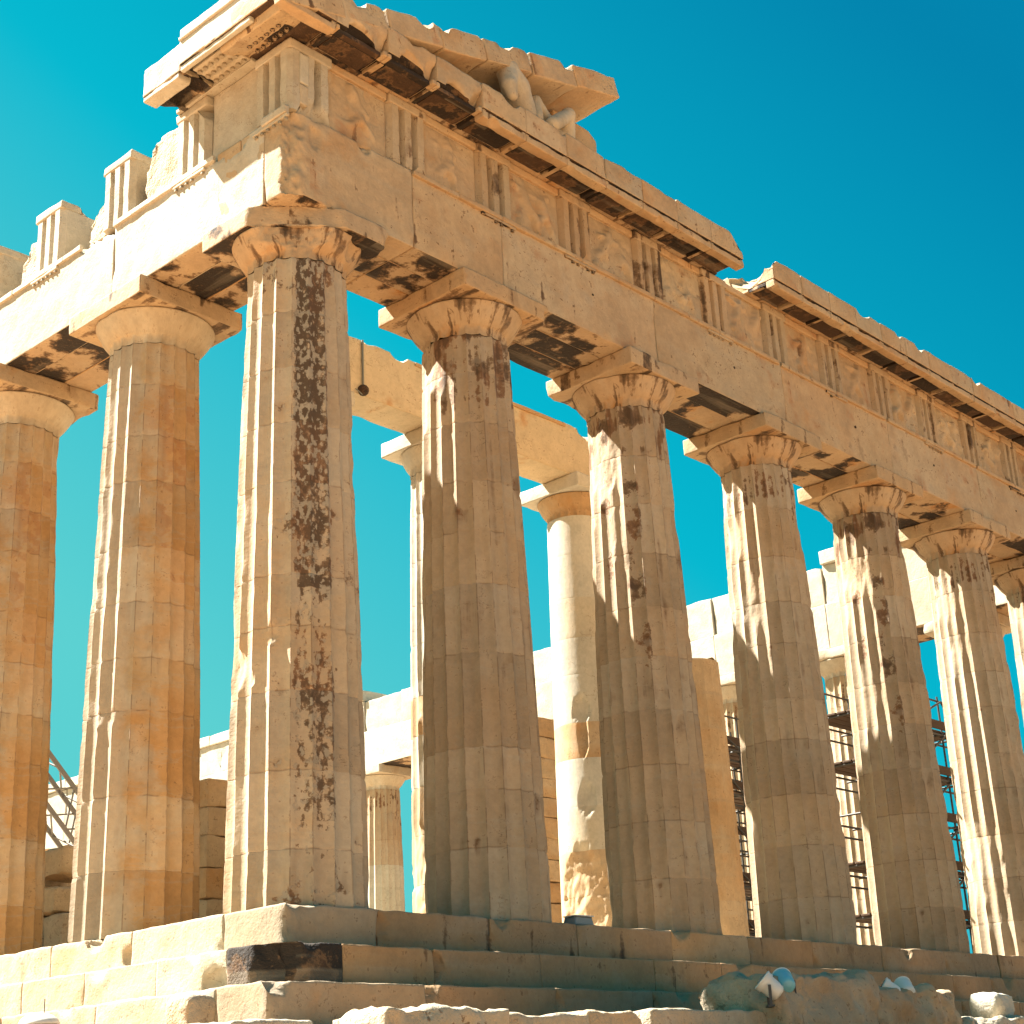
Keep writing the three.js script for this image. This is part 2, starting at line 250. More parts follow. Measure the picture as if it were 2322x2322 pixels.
/* upright prism over a plan outline (x, z); every side is its own strip, so arrises stay sharp; worn by noise */
function prismGeo(pts, y0, y1, o = {}) {
  const P = [], U = [], I = [], ny = o.ny ?? Math.max(2, Math.round((y1 - y0) / 0.12)), amp = o.amp ?? 0.008, sd = o.seed ?? 1;
  const v = (x, y, z, u) => {
    const k = amp * fb3(x * 5 + sd, y * 5, z * 5), kx = amp * 1.3 * n3(x * 6, y * 6 + sd, z * 6); let q = [x + kx, y, z + k];
    if (o.bites) for (const [bx, by, bz, br] of o.bites) { const dx = q[0] - bx, dy = q[1] - by, dz = q[2] - bz, d = Math.hypot(dx, dy, dz) || 1e-3, R = br * (1 + 0.25 * fb3(x * 4 + sd, y * 4, z * 4)); if (d < R) q = [bx + dx * R / d, cl(by + dy * R / d, y0, y1), Math.min(z + k, bz + dz * R / d)]; }
    P.push(...q); U.push((u + sd * 1.37) / 6, (y + sd * 2.1) / 6);
  };
  let run = 0; const n = pts.length;
  for (let i = 0; i < n; i++) { const a = pts[i], b = pts[(i + 1) % n], l = Math.hypot(b[0] - a[0], b[1] - a[1]), off = P.length / 3; for (let j = 0; j <= ny; j++) { const y = y0 + (y1 - y0) * j / ny; v(a[0], y, a[1], run); v(b[0], y, b[1], run + l); } for (let j = 0; j < ny; j++) { const p = off + j * 2; I.push(p, p + 1, p + 2, p + 1, p + 3, p + 2); } run += l; }
  const sh = THREE.ShapeUtils.triangulateShape(pts.map(p => new THREE.Vector2(p[0], p[1])), []);
  for (const [y, fl] of [[y1, true], [y0, false]]) { const off = P.length / 3; for (const p of pts) v(p[0], y, p[1], p[0]); for (const t of sh) fl ? I.push(off + t[0], off + t[2], off + t[1]) : I.push(off + t[0], off + t[1], off + t[2]); }
  const g = new THREE.BufferGeometry(); g.setAttribute('position', new THREE.Float32BufferAttribute(P, 3)); g.setAttribute('uv', new THREE.Float32BufferAttribute(U, 2)); g.setIndex(I); g.computeVertexNormals(); return g;
}

/* ---------- a fluted Doric shaft, drum by drum ---------- */
const NECK = Y1 - 0.86;
function shaftR(y, R0, R1, H) { const t = cl(y / H, 0, 1); return R0 + (R1 - R0) * t + 0.017 * Math.sin(Math.PI * t) * R0; }
/* o: R0, R1, H (to the neck), seed, seg (per flute), dy, wear, gouges [[theta, y, dTheta, dy, depth]], smooth (0..1 fluting depth) */
function drumGeo(y0, y1, o) {
  const P = [], U = [], I = [], seg = o.seg, ny = Math.max(1, Math.round((y1 - y0) / o.dy)), ys = [y0]; if (o.joint) ys.push(y0 + 0.012); for (let i = (o.joint ? 1 : 1); i < ny; i++) ys.push(y0 + (y1 - y0) * i / ny); if (o.joint) ys.push(y1 - 0.012); ys.push(y1);
  const depth = (o.flute ?? 0.084);
  const rad = (thDeg, t, y, fi) => {
    const R = shaftR(y, o.R0, o.R1, o.H), d = depth * R / 0.953 * (o.fluteAt ? o.fluteAt(y, thDeg) : 1), q = Math.abs(2 * t), th = thDeg * Math.PI / 180;
    let r = R - d * (1 - Math.pow(q, 2.1)), lim = R;
    const cx = Math.cos(th) * R, cz = Math.sin(th) * R;
    if (o.wear) {
      const w = Math.max(0, n3(cx * 1.5 + o.seed, y * 1.1, cz * 1.5) + 0.55 * n3(cx * 5 + o.seed, y * 4.2, cz * 5) - 0.12) * o.wear; lim = Math.min(lim, R - w * 0.075 - 0.002 - 0.003 * Math.abs(n3(cx * 9, y * 9 + o.seed, cz * 9)));
      const je = Math.min(y - y0, y1 - y); if (je < 0.09) lim = Math.min(lim, R - (0.09 - je) * 0.35 * Math.max(0, n3(cx * 4 + o.seed, y * 2, cz * 4) + 0.15));
    }
    if (o.gouges) for (const [gt, gy, dt, dY, dp] of o.gouges) { let da = Math.abs(((thDeg - gt + 540) % 360) - 180) / dt; const e2 = da * da + ((y - gy) / dY) ** 2, n = 0.35 * fb3(cx * 4, y * 4 + o.seed, cz * 4) + 0.2 * n3(cx * 13, y * 13, cz * 13); if (e2 + n < 1) lim = Math.min(lim, R - dp * Math.pow(1 - Math.max(0, e2 + n), 0.45) * (1 + 0.5 * fb3(cx * 6, y * 6, cz * 6)) ); }
    r = Math.min(r, lim + 0.0015 * n3(cx * 20, y * 20, cz * 20));
    return r + 0.002 * fb3(cx * 5, y * 5 + o.seed, cz * 5);
  };
  for (let f = 0; f < 20; f++) {
    const off = P.length / 3;
    for (let k = 0; k < ys.length; k++) {
      const y = ys[k], inset = o.joint && (k === 0 || k === ys.length - 1) ? (o.soft ? 0.003 : 0.006) : 0;
      for (let i = 0; i <= seg; i++) { const t = i / seg - 0.5, td = f * 18 + t * 18, r = rad(td, t, y, f) - inset, th = td * Math.PI / 180; P.push(Math.cos(th) * r, y, Math.sin(th) * r); U.push(((td + 360) / 360), y / Y1); }
    }
    const w = seg + 1; for (let k = 0; k < ys.length - 1; k++) for (let i = 0; i < seg; i++) { const p = off + k * w + i; I.push(p, p + w, p + 1, p + 1, p + w, p + w + 1); }
  }
  const g = new THREE.BufferGeometry(); 
  if (o.cap) { // broken upper bed
    const off = P.length / 3; P.push(0, y1 - 0.05, 0); U.push(0.5, 0.5); for (let i = 0; i < 60; i++) { const td = i * 6, r = rad(td, 0.5, y1, 0) - 0.01, th = td * Math.PI / 180; P.push(Math.cos(th) * r, y1 - 0.01 + 0.12 * fb3(Math.cos(th) * 2, o.seed, Math.sin(th) * 2), Math.sin(th) * r); U.push(0.5 + Math.cos(th) * 0.15, 0.5 + Math.sin(th) * 0.08); }
    for (let i = 0; i < 60; i++) I.push(off, off + 1 + (i + 1) % 60, off + 1 + i);
  }
  g.setAttribute('position', new THREE.Float32BufferAttribute(P, 3)); g.setAttribute('uv', new THREE.Float32BufferAttribute(U, 2)); g.setIndex(I); g.computeVertexNormals(); return g;
}
/* capital: fluted neck, annulets and echinus in one turned piece; r scale k, heights from yb to ya (underside of the abacus) */
function capitalGeo(yb, ya, R1, Rm, o) {
  const H = ya - yb, prof = []; const seg = 160, P = [], U = [], I = [];
  const pts = [[0, R1, 1], [0.10, R1, 1], [0.22, R1, 0.8], [0.28, R1 + 0.004, 0.35], [0.31, R1 + 0.012, 0], [0.315, R1 + 0.026, 0], [0.345, R1 + 0.028, 0], [0.35, R1 + 0.04, 0], [0.38, R1 + 0.043, 0], [0.385, R1 + 0.055, 0], [0.42, R1 + 0.065, 0]];
  for (let i = 1; i <= 9; i++) { const t = i / 9; pts.push([0.42 + 0.52 * t, R1 + 0.065 + (Rm - R1 - 0.065) * Math.pow(t, 0.82), 0]); } pts.push([0.975, Rm + 0.004, 0], [1, Rm - 0.03, 0]);
  for (const [t, r, f] of pts) {
    const y = yb + H * t;
    for (let i = 0; i <= seg; i++) { const td = i / seg * 360, th = td * Math.PI / 180, q = Math.abs(((td / 18 + 0.5) % 1) * 2 - 1); let rr = r - f * 0.05 * (1 - Math.pow(q, 2.1)); const cx = Math.cos(th) * r, cz = Math.sin(th) * r;
      rr += 0.006 * fb3(cx * 4 + o.seed, y * 4, cz * 4) - (o.wear ?? 0.4) * 0.10 * Math.pow(Math.max(0, n3(cx * 2 + o.seed, y * 2.4, cz * 2) + 0.3 * n3(cx * 8, y * 8, cz * 8 + o.seed) - 0.2), 1.2);
      if (o.bites) for (const [bt, by, dt, dY, dp] of o.bites) { const da = Math.abs(((td - bt + 540) % 360) - 180) / dt, e2 = da * da + ((y - by) / dY) ** 2 + 0.4 * fb3(cx * 4, y * 4, cz * 4); if (e2 < 1) rr = Math.min(rr, r - dp * Math.sqrt(1 - Math.max(0, e2))); }
      let px = Math.cos(th) * rr, pz = Math.sin(th) * rr; if (o.plane) { const [nx, nz, dd] = o.plane, e = px * nx + pz * nz - dd - 0.05 * fb3(px * 4, y * 4, pz * 4) - 0.02 * n3(px * 15, y * 15, pz * 15); if (e > 0) { px -= nx * e; pz -= nz * e; } }
      P.push(px, y, pz); U.push(td / 360, y / Y1); }
  }
  const w = seg + 1; for (let k = 0; k < pts.length - 1; k++) for (let i = 0; i < seg; i++) { const p = k * w + i; I.push(p, p + w, p + 1, p + 1, p + w, p + w + 1); }
  { const c = P.length / 3, l = (pts.length - 1) * w; for (let i = 0; i <= seg; i++) { P.push(P[(l + i) * 3], ya, P[(l + i) * 3 + 2]); U.push(P[(l + i) * 3] / 5, P[(l + i) * 3 + 2] / 5); } P.push(0, ya, 0); U.push(0, 0); for (let i = 0; i < seg; i++) I.push(c + w, c + i + 1, c + i); }
  const g = new THREE.BufferGeometry(); g.setAttribute('position', new THREE.Float32BufferAttribute(P, 3)); g.setAttribute('uv', new THREE.Float32BufferAttribute(U, 2)); g.setIndex(I); g.computeVertexNormals(); return g;
}
/* the whole column as a thing: drums, capital > abacus */
function column(label, group, x, z, kind, o = {}) {
  const t = thing('doric_column', label, 'column', group, [x, o.y ?? 0, z]), K = kinds[kind], J = [0, ...K.j, NECK], r = rng((o.seed ?? 1) * 977 + 5), R0 = o.R0 ?? 0.953, R1 = o.R1 ?? 0.741;
  const d = { R0, R1, H: NECK, soft: o.soft, seed: (o.seed ?? 1) * 13.7, seg: o.seg ?? 8, dy: o.dy ?? 0.1, wear: o.wear ?? 0.6, gouges: o.gouges, joint: true, flute: o.flute };
  const top = o.top ?? 99;
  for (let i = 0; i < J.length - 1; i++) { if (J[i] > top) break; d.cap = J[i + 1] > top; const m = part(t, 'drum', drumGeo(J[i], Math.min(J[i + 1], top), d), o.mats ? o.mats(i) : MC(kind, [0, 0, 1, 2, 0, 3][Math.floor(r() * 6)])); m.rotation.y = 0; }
  if (top > 90) {
    const c = part(t, 'capital', capitalGeo(NECK, YA, R1, o.Rm ?? 0.985, { seed: (o.seed ?? 1) * 3.1, wear: o.capWear, bites: o.capBites, plane: o.capPlane }), o.capMat ?? M('capcol', [0, 2, 4][(o.seed ?? 0) % 3]));
    const h = o.ab ?? 1.03; block(c, 'abacus', -h, h, YA + 0.003, Y1 - 0.004, -h, h, o.abMat ?? M('stain', (o.seed ?? 0) % 3), { s: 0.09, chip: o.abChip ?? 0.1, r: 0.012, amp: 0.01, seed: 300 + (o.seed ?? 0), bites: o.abBites, planes: o.abPlanes });
  }
  return t;
}
for (const n of ['cap', 'south']) { TX[n + 'col'] = TX[n].clone(); TX[n + 'col'].repeat.set(1, 1.7); TX[n + 'col'].needsUpdate = true; }

for (const n of ['fresh', 'honey']) { TX[n + 'col'] = TX[n].clone(); TX[n + 'col'].repeat.set(1, 1.7); TX[n + 'col'].needsUpdate = true; }

/* ---------- ground and floors ---------- */
{
  const xs = [], zs = []; for (let i = -30; i <= 30; i++) { const t = i / 30, v = Math.sign(t) * (Math.abs(t) * 24 + Math.pow(Math.abs(t), 5) * 380); xs.push(12 + v); zs.push(-8 + v * 1.0); }
  const P = [], U = [], I = [], n = xs.length;
  const hgt = (x, z) => { const out = Math.max(z - 4.6, -4.6 - x, x - 36, -74 - z); return out < 0 ? -1.9 : -1.9 - 2.3 * ss(0, 5, out) - 6 * ss(60, 300, out) + 0.15 * fb3(x * 0.4, z * 0.4, 3); };
  for (let j = 0; j < n; j++) for (let i = 0; i < n; i++) { P.push(xs[i], hgt(xs[i], zs[j]), zs[j]); U.push(xs[i] / 6, zs[j] / 6); }
  for (let j = 0; j < n - 1; j++) for (let i = 0; i < n - 1; i++) { const p = j * n + i; I.push(p, p + n, p + 1, p + 1, p + n, p + n + 1); }
  const g = new THREE.BufferGeometry(); g.setAttribute('position', new THREE.Float32BufferAttribute(P, 3)); g.setAttribute('uv', new THREE.Float32BufferAttribute(U, 2)); g.setIndex(I); g.computeVertexNormals();
  const m = M('rock', 0, 0.02).clone(); m.color.setRGB(1.04, 0.8, 0.6); const o = part(scene, 'ground', g, m); o.userData.kind = 'structure';
}
{
  const f = part(scene, 'temple_floor', new THREE.BoxGeometry(28.2, 1.2, 62), M('step', 1)); f.position.set(15.44, -0.62, -32.4); f.userData.kind = 'structure';
  const p = part(scene, 'cella_floor', new THREE.BoxGeometry(22.4, 0.7, 56), M('step', 2)); p.position.set(15.44, 0.33, -33.2); p.userData.kind = 'structure';
}

/* ---------- stepped platform ---------- */
{
  const t = thing('stepped_platform', 'three worn marble steps carrying the ruined temple', 'steps');
  const tops = [0, -0.55, -1.07, -1.59], r = rng(77);
  for (let L = 0; L < 3; L++) {
    const o = 0.7 * L, y1 = tops[L] - (L ? 0.002 : 0), y0 = tops[L + 1] + 0.004, dep = L ? 0.95 : 1.25;
    const cuts = [-o]; let x = L === 0 ? 1.55 : L === 1 ? 0.3 : 1.0; while (x < 31 + o) { cuts.push(x); x += L === 0 ? 2.148 * (0.86 + 0.28 * r()) : 1.5 + r() * 1.1; } cuts.push(31.2 + o);
    for (let i = 0; i < cuts.length - 1; i++) {
      const b = []; if (L === 1 && i === 0) b.push([-0.2, -0.5, 0.78, 0.16]); if (r() < 0.4) b.push([cuts[i] + 0.02, y0 + 0.1 + r() * 0.4, o + 0.05, 0.1 + r() * 0.1]); if (r() < 0.35) b.push([cuts[i] + 1.1 * r(), y1 + 0.08, o + 0.08, 0.2 + 0.12 * r()]);
      if (L === 0 && i === 1) b.push([1.58, -0.2, 0.06, 0.16], [1.62, -0.42, 0.05, 0.14]); if (L === 2 && i > 2) b.push([cuts[i] + 0.7, y1 + 0.1, o + 0.1, 0.25]);
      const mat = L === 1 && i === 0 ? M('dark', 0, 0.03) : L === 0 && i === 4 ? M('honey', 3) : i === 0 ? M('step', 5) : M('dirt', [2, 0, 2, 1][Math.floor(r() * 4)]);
      block(t, 'step_block', cuts[i] + 0.004, cuts[i + 1] - 0.004, y0, y1, o - dep, o, mat, { s: 0.07, chip: 0.06, amp: 0.016, r: 0.014, bites: b, planes: i ? undefined : L === 1 ? [[-0.8, 0, 0.6, 0.98 - 0.33, 0.12], [-0.5, 0.7, 0.5, 0.7 - 0.385 - 0.17, 0.1]] : [[-0.7, 0, 0.71, 1.41 * o - 0.05, 0.07]] });
    }
    let z = o - dep - 0.004; let k = 0;
    while (z > -44) {
      const l = L === 0 ? 1.7 + r() * 0.7 : 1.3 + r() * 1.1, b = []; if (r() < 0.3) b.push([-o - 0.05, y0 + 0.05 + r() * 0.45, z - 0.03, 0.1 + 0.1 * r()]); if (r() < 0.4) b.push([-o - 0.07, y1 + 0.08, z - l * r(), 0.16 + 0.12 * r()]);
      if (L === 1 && k === 0) b.push([-0.75, -1.0, -0.5, 0.3]); if (L === 0 && k === 3) b.push([-0.05, -0.06, z - 0.1, 0.2]);
      block(t, 'step_block', -o, -o + dep, y0, y1, z - l + 0.002, z - 0.002, M('step', [0, 1, 2, 4][Math.floor(r() * 4)]), { s: z > -10 ? 0.06 : 0.3, chip: 0.055, amp: 0.016, r: 0.012, bites: b }); z -= l; k++;
    }
  }
  for (let x = -1.62; x < 31; x += 2.2) block(t, 'step_block', x, x + 2.19, -2.1, -1.6, 0.4, 1.72, M('rock', (x * 7 | 0) & 1), { s: 0.2, chip: 0.08, amp: 0.02 });
  for (let z = 0.3; z > -40; z -= 2.3) block(t, 'step_block', -1.7, -0.5, -2.1, -1.6, z - 2.29, z, M('rock', (z * 3 | 0) & 1), { s: 0.25, chip: 0.08, amp: 0.02 });
}
console.log('steps');

/* ---------- the outer columns ---------- */
const EG = 'columns of the shaded front', SG = 'columns of the sunlit flank', NG = 'columns of the far colonnade';
column('thick corner column with brown crust down two flutes', EG, EX[0], FZ[0], 'corner', { R0: 0.974, R1: 0.757, seed: 1, dy: 0.07, wear: 0.55,
  gouges: [[152, 3.66, 13, 0.16, 0.07], [193, 3.25, 11, 0.3, 0.09], [176, 3.05, 7, 0.16, 0.06], [205, 7.0, 8, 0.5, 0.03], [118, 9.2, 30, 0.25, 0.05]],
  capWear: 1.1, capPlane: [-0.66, 0.75, 0.715], capBites: [[98, 9.62, 13, 0.12, 0.1], [152, 9.62, 12, 0.14, 0.09], [60, 9.9, 12, 0.2, 0.1]], abMat: M('cap', 4), abChip: 0.12, abPlanes: [[-0.66, 0.0, 0.75, 0.735, 0.06]], abBites: [[1.1, 10.05, 1.1, 0.25]] });
column('second column of the shaded front with chipped flutes beneath its capital', EG, EX[1], FZ[0], 'drab', { seed: 2, dy: 0.08, wear: 0.5, gouges: [[178, 9.1, 40, 0.62, 0.075], [205, 8.6, 14, 0.7, 0.05], [160, 8.9, 16, 0.3, 0.07]], capWear: 0.5, abChip: 0.07, abBites: [[1.1, 10.0, 1.1, 0.22]] });
column('third column of the shaded front with ragged pale gash near its top', EG, EX[2], FZ[0], 'streak', { seed: 3, dy: 0.08, wear: 0.8, gouges: [[184, 8.5, 34, 0.75, 0.085], [176, 7.2, 12, 0.8, 0.06], [160, 6.5, 10, 0.6, 0.055], [190, 9.2, 20, 0.3, 0.08]], capWear: 0.7 });
column('fourth column of the shaded front with hollow broken halfway up', EG, EX[3], FZ[0], 'plain', { seed: 4, wear: 0.75, gouges: [[172, 6.6, 18, 0.75, 0.07], [195, 8.0, 20, 0.5, 0.05], [200, 5.2, 10, 0.5, 0.04]], capWear: 0.7 });
column('fifth column of the shaded front with crumbled upper drum', EG, EX[4], FZ[0], 'streak', { seed: 5, wear: 0.9, dy: 0.12, gouges: [[180, 8.1, 45, 0.55, 0.08], [150, 8.9, 25, 0.3, 0.05], [210, 7.4, 15, 0.4, 0.05]], capWear: 0.8 });
column('sixth column of the shaded front, sunlit along its inner side', EG, EX[5], FZ[0], 'plain', { seed: 6, wear: 0.9, dy: 0.12, gouges: [[190, 8.4, 26, 0.5, 0.06], [182, 6.9, 14, 0.5, 0.05], [165, 7.4, 10, 0.6, 0.04]], capWear: 0.9 });
column('seventh column of the shaded front, cut off at the picture edge', EG, EX[6], FZ[0], 'drab', { seed: 7, wear: 0.7, dy: 0.16, seg: 6 });
column('last column of the shaded front at its far corner', EG, EX[7], FZ[0], 'plain', { seed: 8, wear: 0.6, dy: 0.3, seg: 6 });
const abO = { abMat: M('stain', 4), abChip: 0.07, capMat: M('southcol', 2) };
column('orange column beside the corner on the sunlit flank', SG, EX[0], FZ[1], 'orange', { seed: 12, dy: 0.08, wear: 0.5, gouges: [[163, 3.25, 13, 0.22, 0.07], [176, 2.9, 6, 0.3, 0.04], [200, 6.6, 8, 0.25, 0.03]], ...abO });
column('orange column half out of the picture on the sunlit flank', SG, EX[0], FZ[2], 'orange', { seed: 13, dy: 0.1, wear: 0.5, ...abO });
{
  let src; for (let i = 3; i < 9; i++) { const lab = 'flank column number ' + ['four', 'five', 'six', 'seven', 'eight', 'nine'][i - 3] + ' counted from the near corner'; if (!src) src = column(lab, SG, EX[0], FZ[i], 'orange', { seed: 14, dy: 0.5, seg: 4, wear: 0 }); else { const c = src.clone(); c.name = numbered('doric_column'); c.userData = { label: lab, category: 'column', group: SG, kind: 'thing' }; c.position.z = FZ[i]; scene.add(c); } }
}
{ // far colonnade, its inner side in full sun
  const names = ['second', 'third', 'fourth', 'fifth', 'sixth', 'seventh', 'eighth', 'ninth', 'tenth', 'eleventh', 'twelfth', 'thirteenth', 'fourteenth'];
  let src; for (let i = 1; i < 14; i++) { const lab = names[i - 1] + ' column of the far sunlit colonnade behind the front'; if (!src) src = column(lab, NG, EX[7], FZ[i], 'plain', { seed: 21, dy: 0.3, seg: 6, wear: 0.5, abMat: M('south', 0), capMat: M('southcol') }); else { const c = src.clone(); c.name = numbered('doric_column'); c.userData = { label: lab, category: 'column', group: NG, kind: 'thing' }; c.position.z = FZ[i]; if (i === 7) c.children.forEach((d, k) => { if (k < 7) d.material = M('freshcol', k & 1); }); scene.add(c); } }
}
console.log('columns');

/* ---------- entablature pieces, in a frame whose face is z = 0 and runs along x ---------- */
const GL = [[0, -0.11], [0.07, 0], [0.21, 0], [0.26, -0.13], [0.30, -0.13], [0.35, 0], [0.49, 0], [0.54, -0.13], [0.58, -0.13], [0.63, 0], [0.775, 0], [0.845, -0.11]];
function triglyph(g, x, D, mat, o = {}) {
  const t = part(g, 'triglyph', prismGeo([...GL, [0.845, -D], [0, -D]], Y2 + 0.004, Y3 - 0.17, { seed: o.seed, bites: o.bites, amp: o.amp ?? 0.008 }), mat, [x - 0.4225, 0, 0]);
  block(t, 'head_band', 0, 0.845, Y3 - 0.168, Y3 - 0.003, -D, 0.014, mat, { s: 0.1, chip: o.chip ?? 0.05, bites: o.bandBites }); return t;
}
function reliefGeo(w, h, seed) {   // a defaced figure scene on a metope
  const r = rng(seed), caps = [], nx = 34, ny = 36; const fig = 1 + (r() < 0.6 ? 1 : 0);
  for (let f = 0; f < fig; f++) { const cx = w * (fig === 1 ? 0.5 : 0.3 + 0.4 * f) + (r() - 0.5) * 0.15, lean = (r() - 0.5) * 0.35; const hip = [cx, h * 0.45], sh = [cx + lean, h * 0.75]; caps.push([hip, sh, 0.13, 0.075], [sh, [sh[0] + lean * 0.3, h * 0.88], 0.08, 0.06]); for (const s of [-1, 1]) { const kn = [hip[0] + s * (0.1 + r() * 0.18), h * 0.25]; caps.push([hip, kn, 0.085, 0.065], [kn, [kn[0] + (r() - 0.4) * 0.2, h * 0.04], 0.06, 0.05]); if (r() < 0.7) caps.push([sh, [sh[0] + s * (0.15 + 0.2 * r()), sh[1] - 0.25 + 0.4 * r()], 0.055, 0.05]); } }
  const P = [], U = [], I = [];
  for (let j = 0; j <= ny; j++) for (let i = 0; i <= nx; i++) {
    const x = w * i / nx, y = h * j / ny; let z = 0;
    for (const [a, b, rad, ht] of caps) { const dx = b[0] - a[0], dy = b[1] - a[1], t = cl(((x - a[0]) * dx + (y - a[1]) * dy) / (dx * dx + dy * dy), 0, 1), d = Math.hypot(x - a[0] - dx * t, y - a[1] - dy * t) + 0.035 * fb3(x * 6 + seed, y * 6, 1); if (d < rad) z = Math.max(z, ht * Math.sqrt(1 - (d / rad) ** 2) * cl(0.75 + 0.9 * n3(x * 3 + seed, y * 3, 5), 0.05, 1)); }
    z += 0.010 * fb3(x * 7 + seed, y * 7, 2) - 0.03 * Math.max(0, n3(x * 5 + seed, y * 5, 9) - 0.4); z *= 1.5; const ed = Math.min(i, nx - i, j, ny - j); if (ed === 0) z = -0.02;
    P.push(x, y, z); U.push((x + seed) / 6, (y + seed * 0.7) / 6);
  }
  for (let j = 0; j < ny; j++) for (let i = 0; i < nx; i++) { const p = j * (nx + 1) + i; I.push(p, p + 1, p + nx + 1, p + 1, p + nx + 2, p + nx + 1); }
  const g = new THREE.BufferGeometry(); g.setAttribute('position', new THREE.Float32BufferAttribute(P, 3)); g.setAttribute('uv', new THREE.Float32BufferAttribute(U, 2)); g.setIndex(I); g.computeVertexNormals(); return g;
}
/* regula with its row of peg-like guttae, as far as they survive */
function regula(parent, x, y, mat, keep, r, off) {
  const gs = [blockGeo(x - 0.42, x + 0.42, y - 0.055, y, -0.01, 0.045, { s: 0.1, chip: keep > 0.8 ? 0.02 : 0.06, e: 0.012, seed: x * 31 | 0 })]; const [g0, C] = gs[0]; const list = [g0.translate(...C)];
  for (let i = 0; i < 6; i++) if (r() < keep) { const c = new THREE.CylinderGeometry(0.026, 0.034, 0.05, 8); c.translate(x - 0.35 + 0.14 * i, y - 0.08, 0.012); list.push(c); }
  for (const g of list) for (const k of Object.keys(g.attributes)) if (!['position', 'normal', 'uv'].includes(k)) g.deleteAttribute(k);
  return part(parent, 'regula', mergeGeometries(list.map(g => { g.clearGroups(); return g; })), mat, off);
}
const subOff = m => [-m.position.x, -m.position.y, -m.position.z];

/* ---------- shaded front: architrave, frieze, cornice ---------- */
const tcE = [0.125 + 0.4225, (0.5475 + EX[1]) / 2]; for (let i = 1; i < 7; i++) tcE.push(EX[i], (EX[i] + EX[i + 1]) / 2);
{
  const g = thing('entablature', 'shaded carved entablature above the front columns with figured panels', 'entablature', null, [0, 0, -FACE]), r = rng(9);
  const XJ = [FACE, EX[1] - 2.02, EX[1] + 0.08, ...EX.slice(2, 7), 30.755];
  const cr = M('crust', 0, 0.02), cr2 = M('crust', 1, 0.02);
  for (let i = 0; i < XJ.length - 1; i++) {
    const a = XJ[i] + 0.005, b = XJ[i + 1] - 0.005, bites = [];
    if (i === 0) bites.push([0.74, 11.84, 0.12, 0.2], [0.66, 11.5, 0.17, 0.2, 1.8], [0.6, 11.05, 0.15, 0.16, 1.5], [0.95, 10.32, 0.1, 0.16], [1.6, 11.85, 0.1, 0.2]);
    if (i > 0) bites.push([a + (b - a) * r(), Y2 + 0.06, 0.1, 0.16], [a + (b - a) * r(), Y1 - 0.06, 0.1, 0.18]);
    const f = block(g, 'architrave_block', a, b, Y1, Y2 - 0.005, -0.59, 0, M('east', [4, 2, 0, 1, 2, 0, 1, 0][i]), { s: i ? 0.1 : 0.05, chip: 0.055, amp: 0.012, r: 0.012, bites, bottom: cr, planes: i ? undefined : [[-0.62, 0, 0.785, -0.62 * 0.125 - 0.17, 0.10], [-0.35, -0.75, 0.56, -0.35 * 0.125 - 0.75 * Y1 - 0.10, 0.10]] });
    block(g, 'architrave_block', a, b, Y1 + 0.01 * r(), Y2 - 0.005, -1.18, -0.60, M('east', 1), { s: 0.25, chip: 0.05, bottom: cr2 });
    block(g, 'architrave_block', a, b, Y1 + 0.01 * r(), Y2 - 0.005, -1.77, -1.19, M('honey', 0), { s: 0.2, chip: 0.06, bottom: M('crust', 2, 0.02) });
    const off = subOff(f);
    for (let x = a; x < b - 0.3; x += 1.05) if (i > 0) { const e = Math.min(b, x + 1.05); const [tg, tc] = blockGeo(x, e, Y2 - 0.10, Y2 - 0.012, -0.02, 0.05 + 0.014 * r(), { s: 0.1, chip: 0.07, e: 0.015, seed: 500 + i * 20 + (x * 9 | 0) }); part(f, 'taenia', tg, M('east', 2), [tc[0] + off[0], tc[1] + off[1], tc[2] + off[2]]); }
    for (const x of tcE) if (x > a && x < b && i > 0) regula(f, x, Y2 - 0.102, M(r() < 0.5 ? 'crust' : 'east', 1), 0.6, r, off);
    if (i > 1) for (const q of [0.4 + 0.3 * r()]) { const h = new THREE.CylinderGeometry(0.03, 0.015, 0.05, 7); h.scale(1, 1, 0.7 + 0.6 * r()); h.rotateX(Math.PI / 2); part(f, 'dowel_hole_shade', h, M('dark'), [a + (b - a) * q + off[0] + 0.2 * (r() - 0.5), Y1 + 0.75 + 0.2 * (r() - 0.5) + off[1], off[2] - 0.012]); }  // solid dark pegs stand for the shade inside dowel holes
  }
  // corner triglyph, cut on both faces
  const cp = []; for (const [a, b] of GL) cp.push([FACE - b, -0.845 + a]); cp.pop(); cp.push([FACE, -0.07], [FACE + 0.07, 0]); for (const [a, b] of GL.slice(2)) cp.push([FACE + a, b]); cp.push([FACE + 0.845, -0.845]);
  const ct = part(g, 'triglyph', prismGeo(cp, Y2 + 0.004, Y3 - 0.17, { seed: 3, amp: 0.01, bites: [[0.62, 11.76, 0.1, 0.34], [0.85, 11.8, 0.06, 0.25]] }), M('south', 1));
  block(ct, 'head_band', FACE, FACE + 0.845, Y3 - 0.168, Y3 - 0.003, -0.845, 0.014, M('south', 1), { chip: 0.06 });
  block(ct, 'repair_stone', FACE + 0.19, FACE + 0.37, Y2 + 0.52, Y3 - 0.2, -0.1, 0.03, M('fresh', 1), { s: 0.1, chip: 0.015 }); block(ct, 'repair_stone', FACE + 0.2, FACE + 0.36, Y2 + 0.15, Y2 + 0.5, -0.1, 0.016, M('south', 2), { s: 0.1, chip: 0.03 });
  for (let i = 1; i < tcE.length; i++) triglyph(g, tcE[i], 0.6, M('grime', [3, 0, 1, 3][i & 3]), { seed: i * 3.3, bites: r() < 0.6 ? [[0.845 * r(), Y2 - 0.02, 0.04, 0.16]] : undefined });
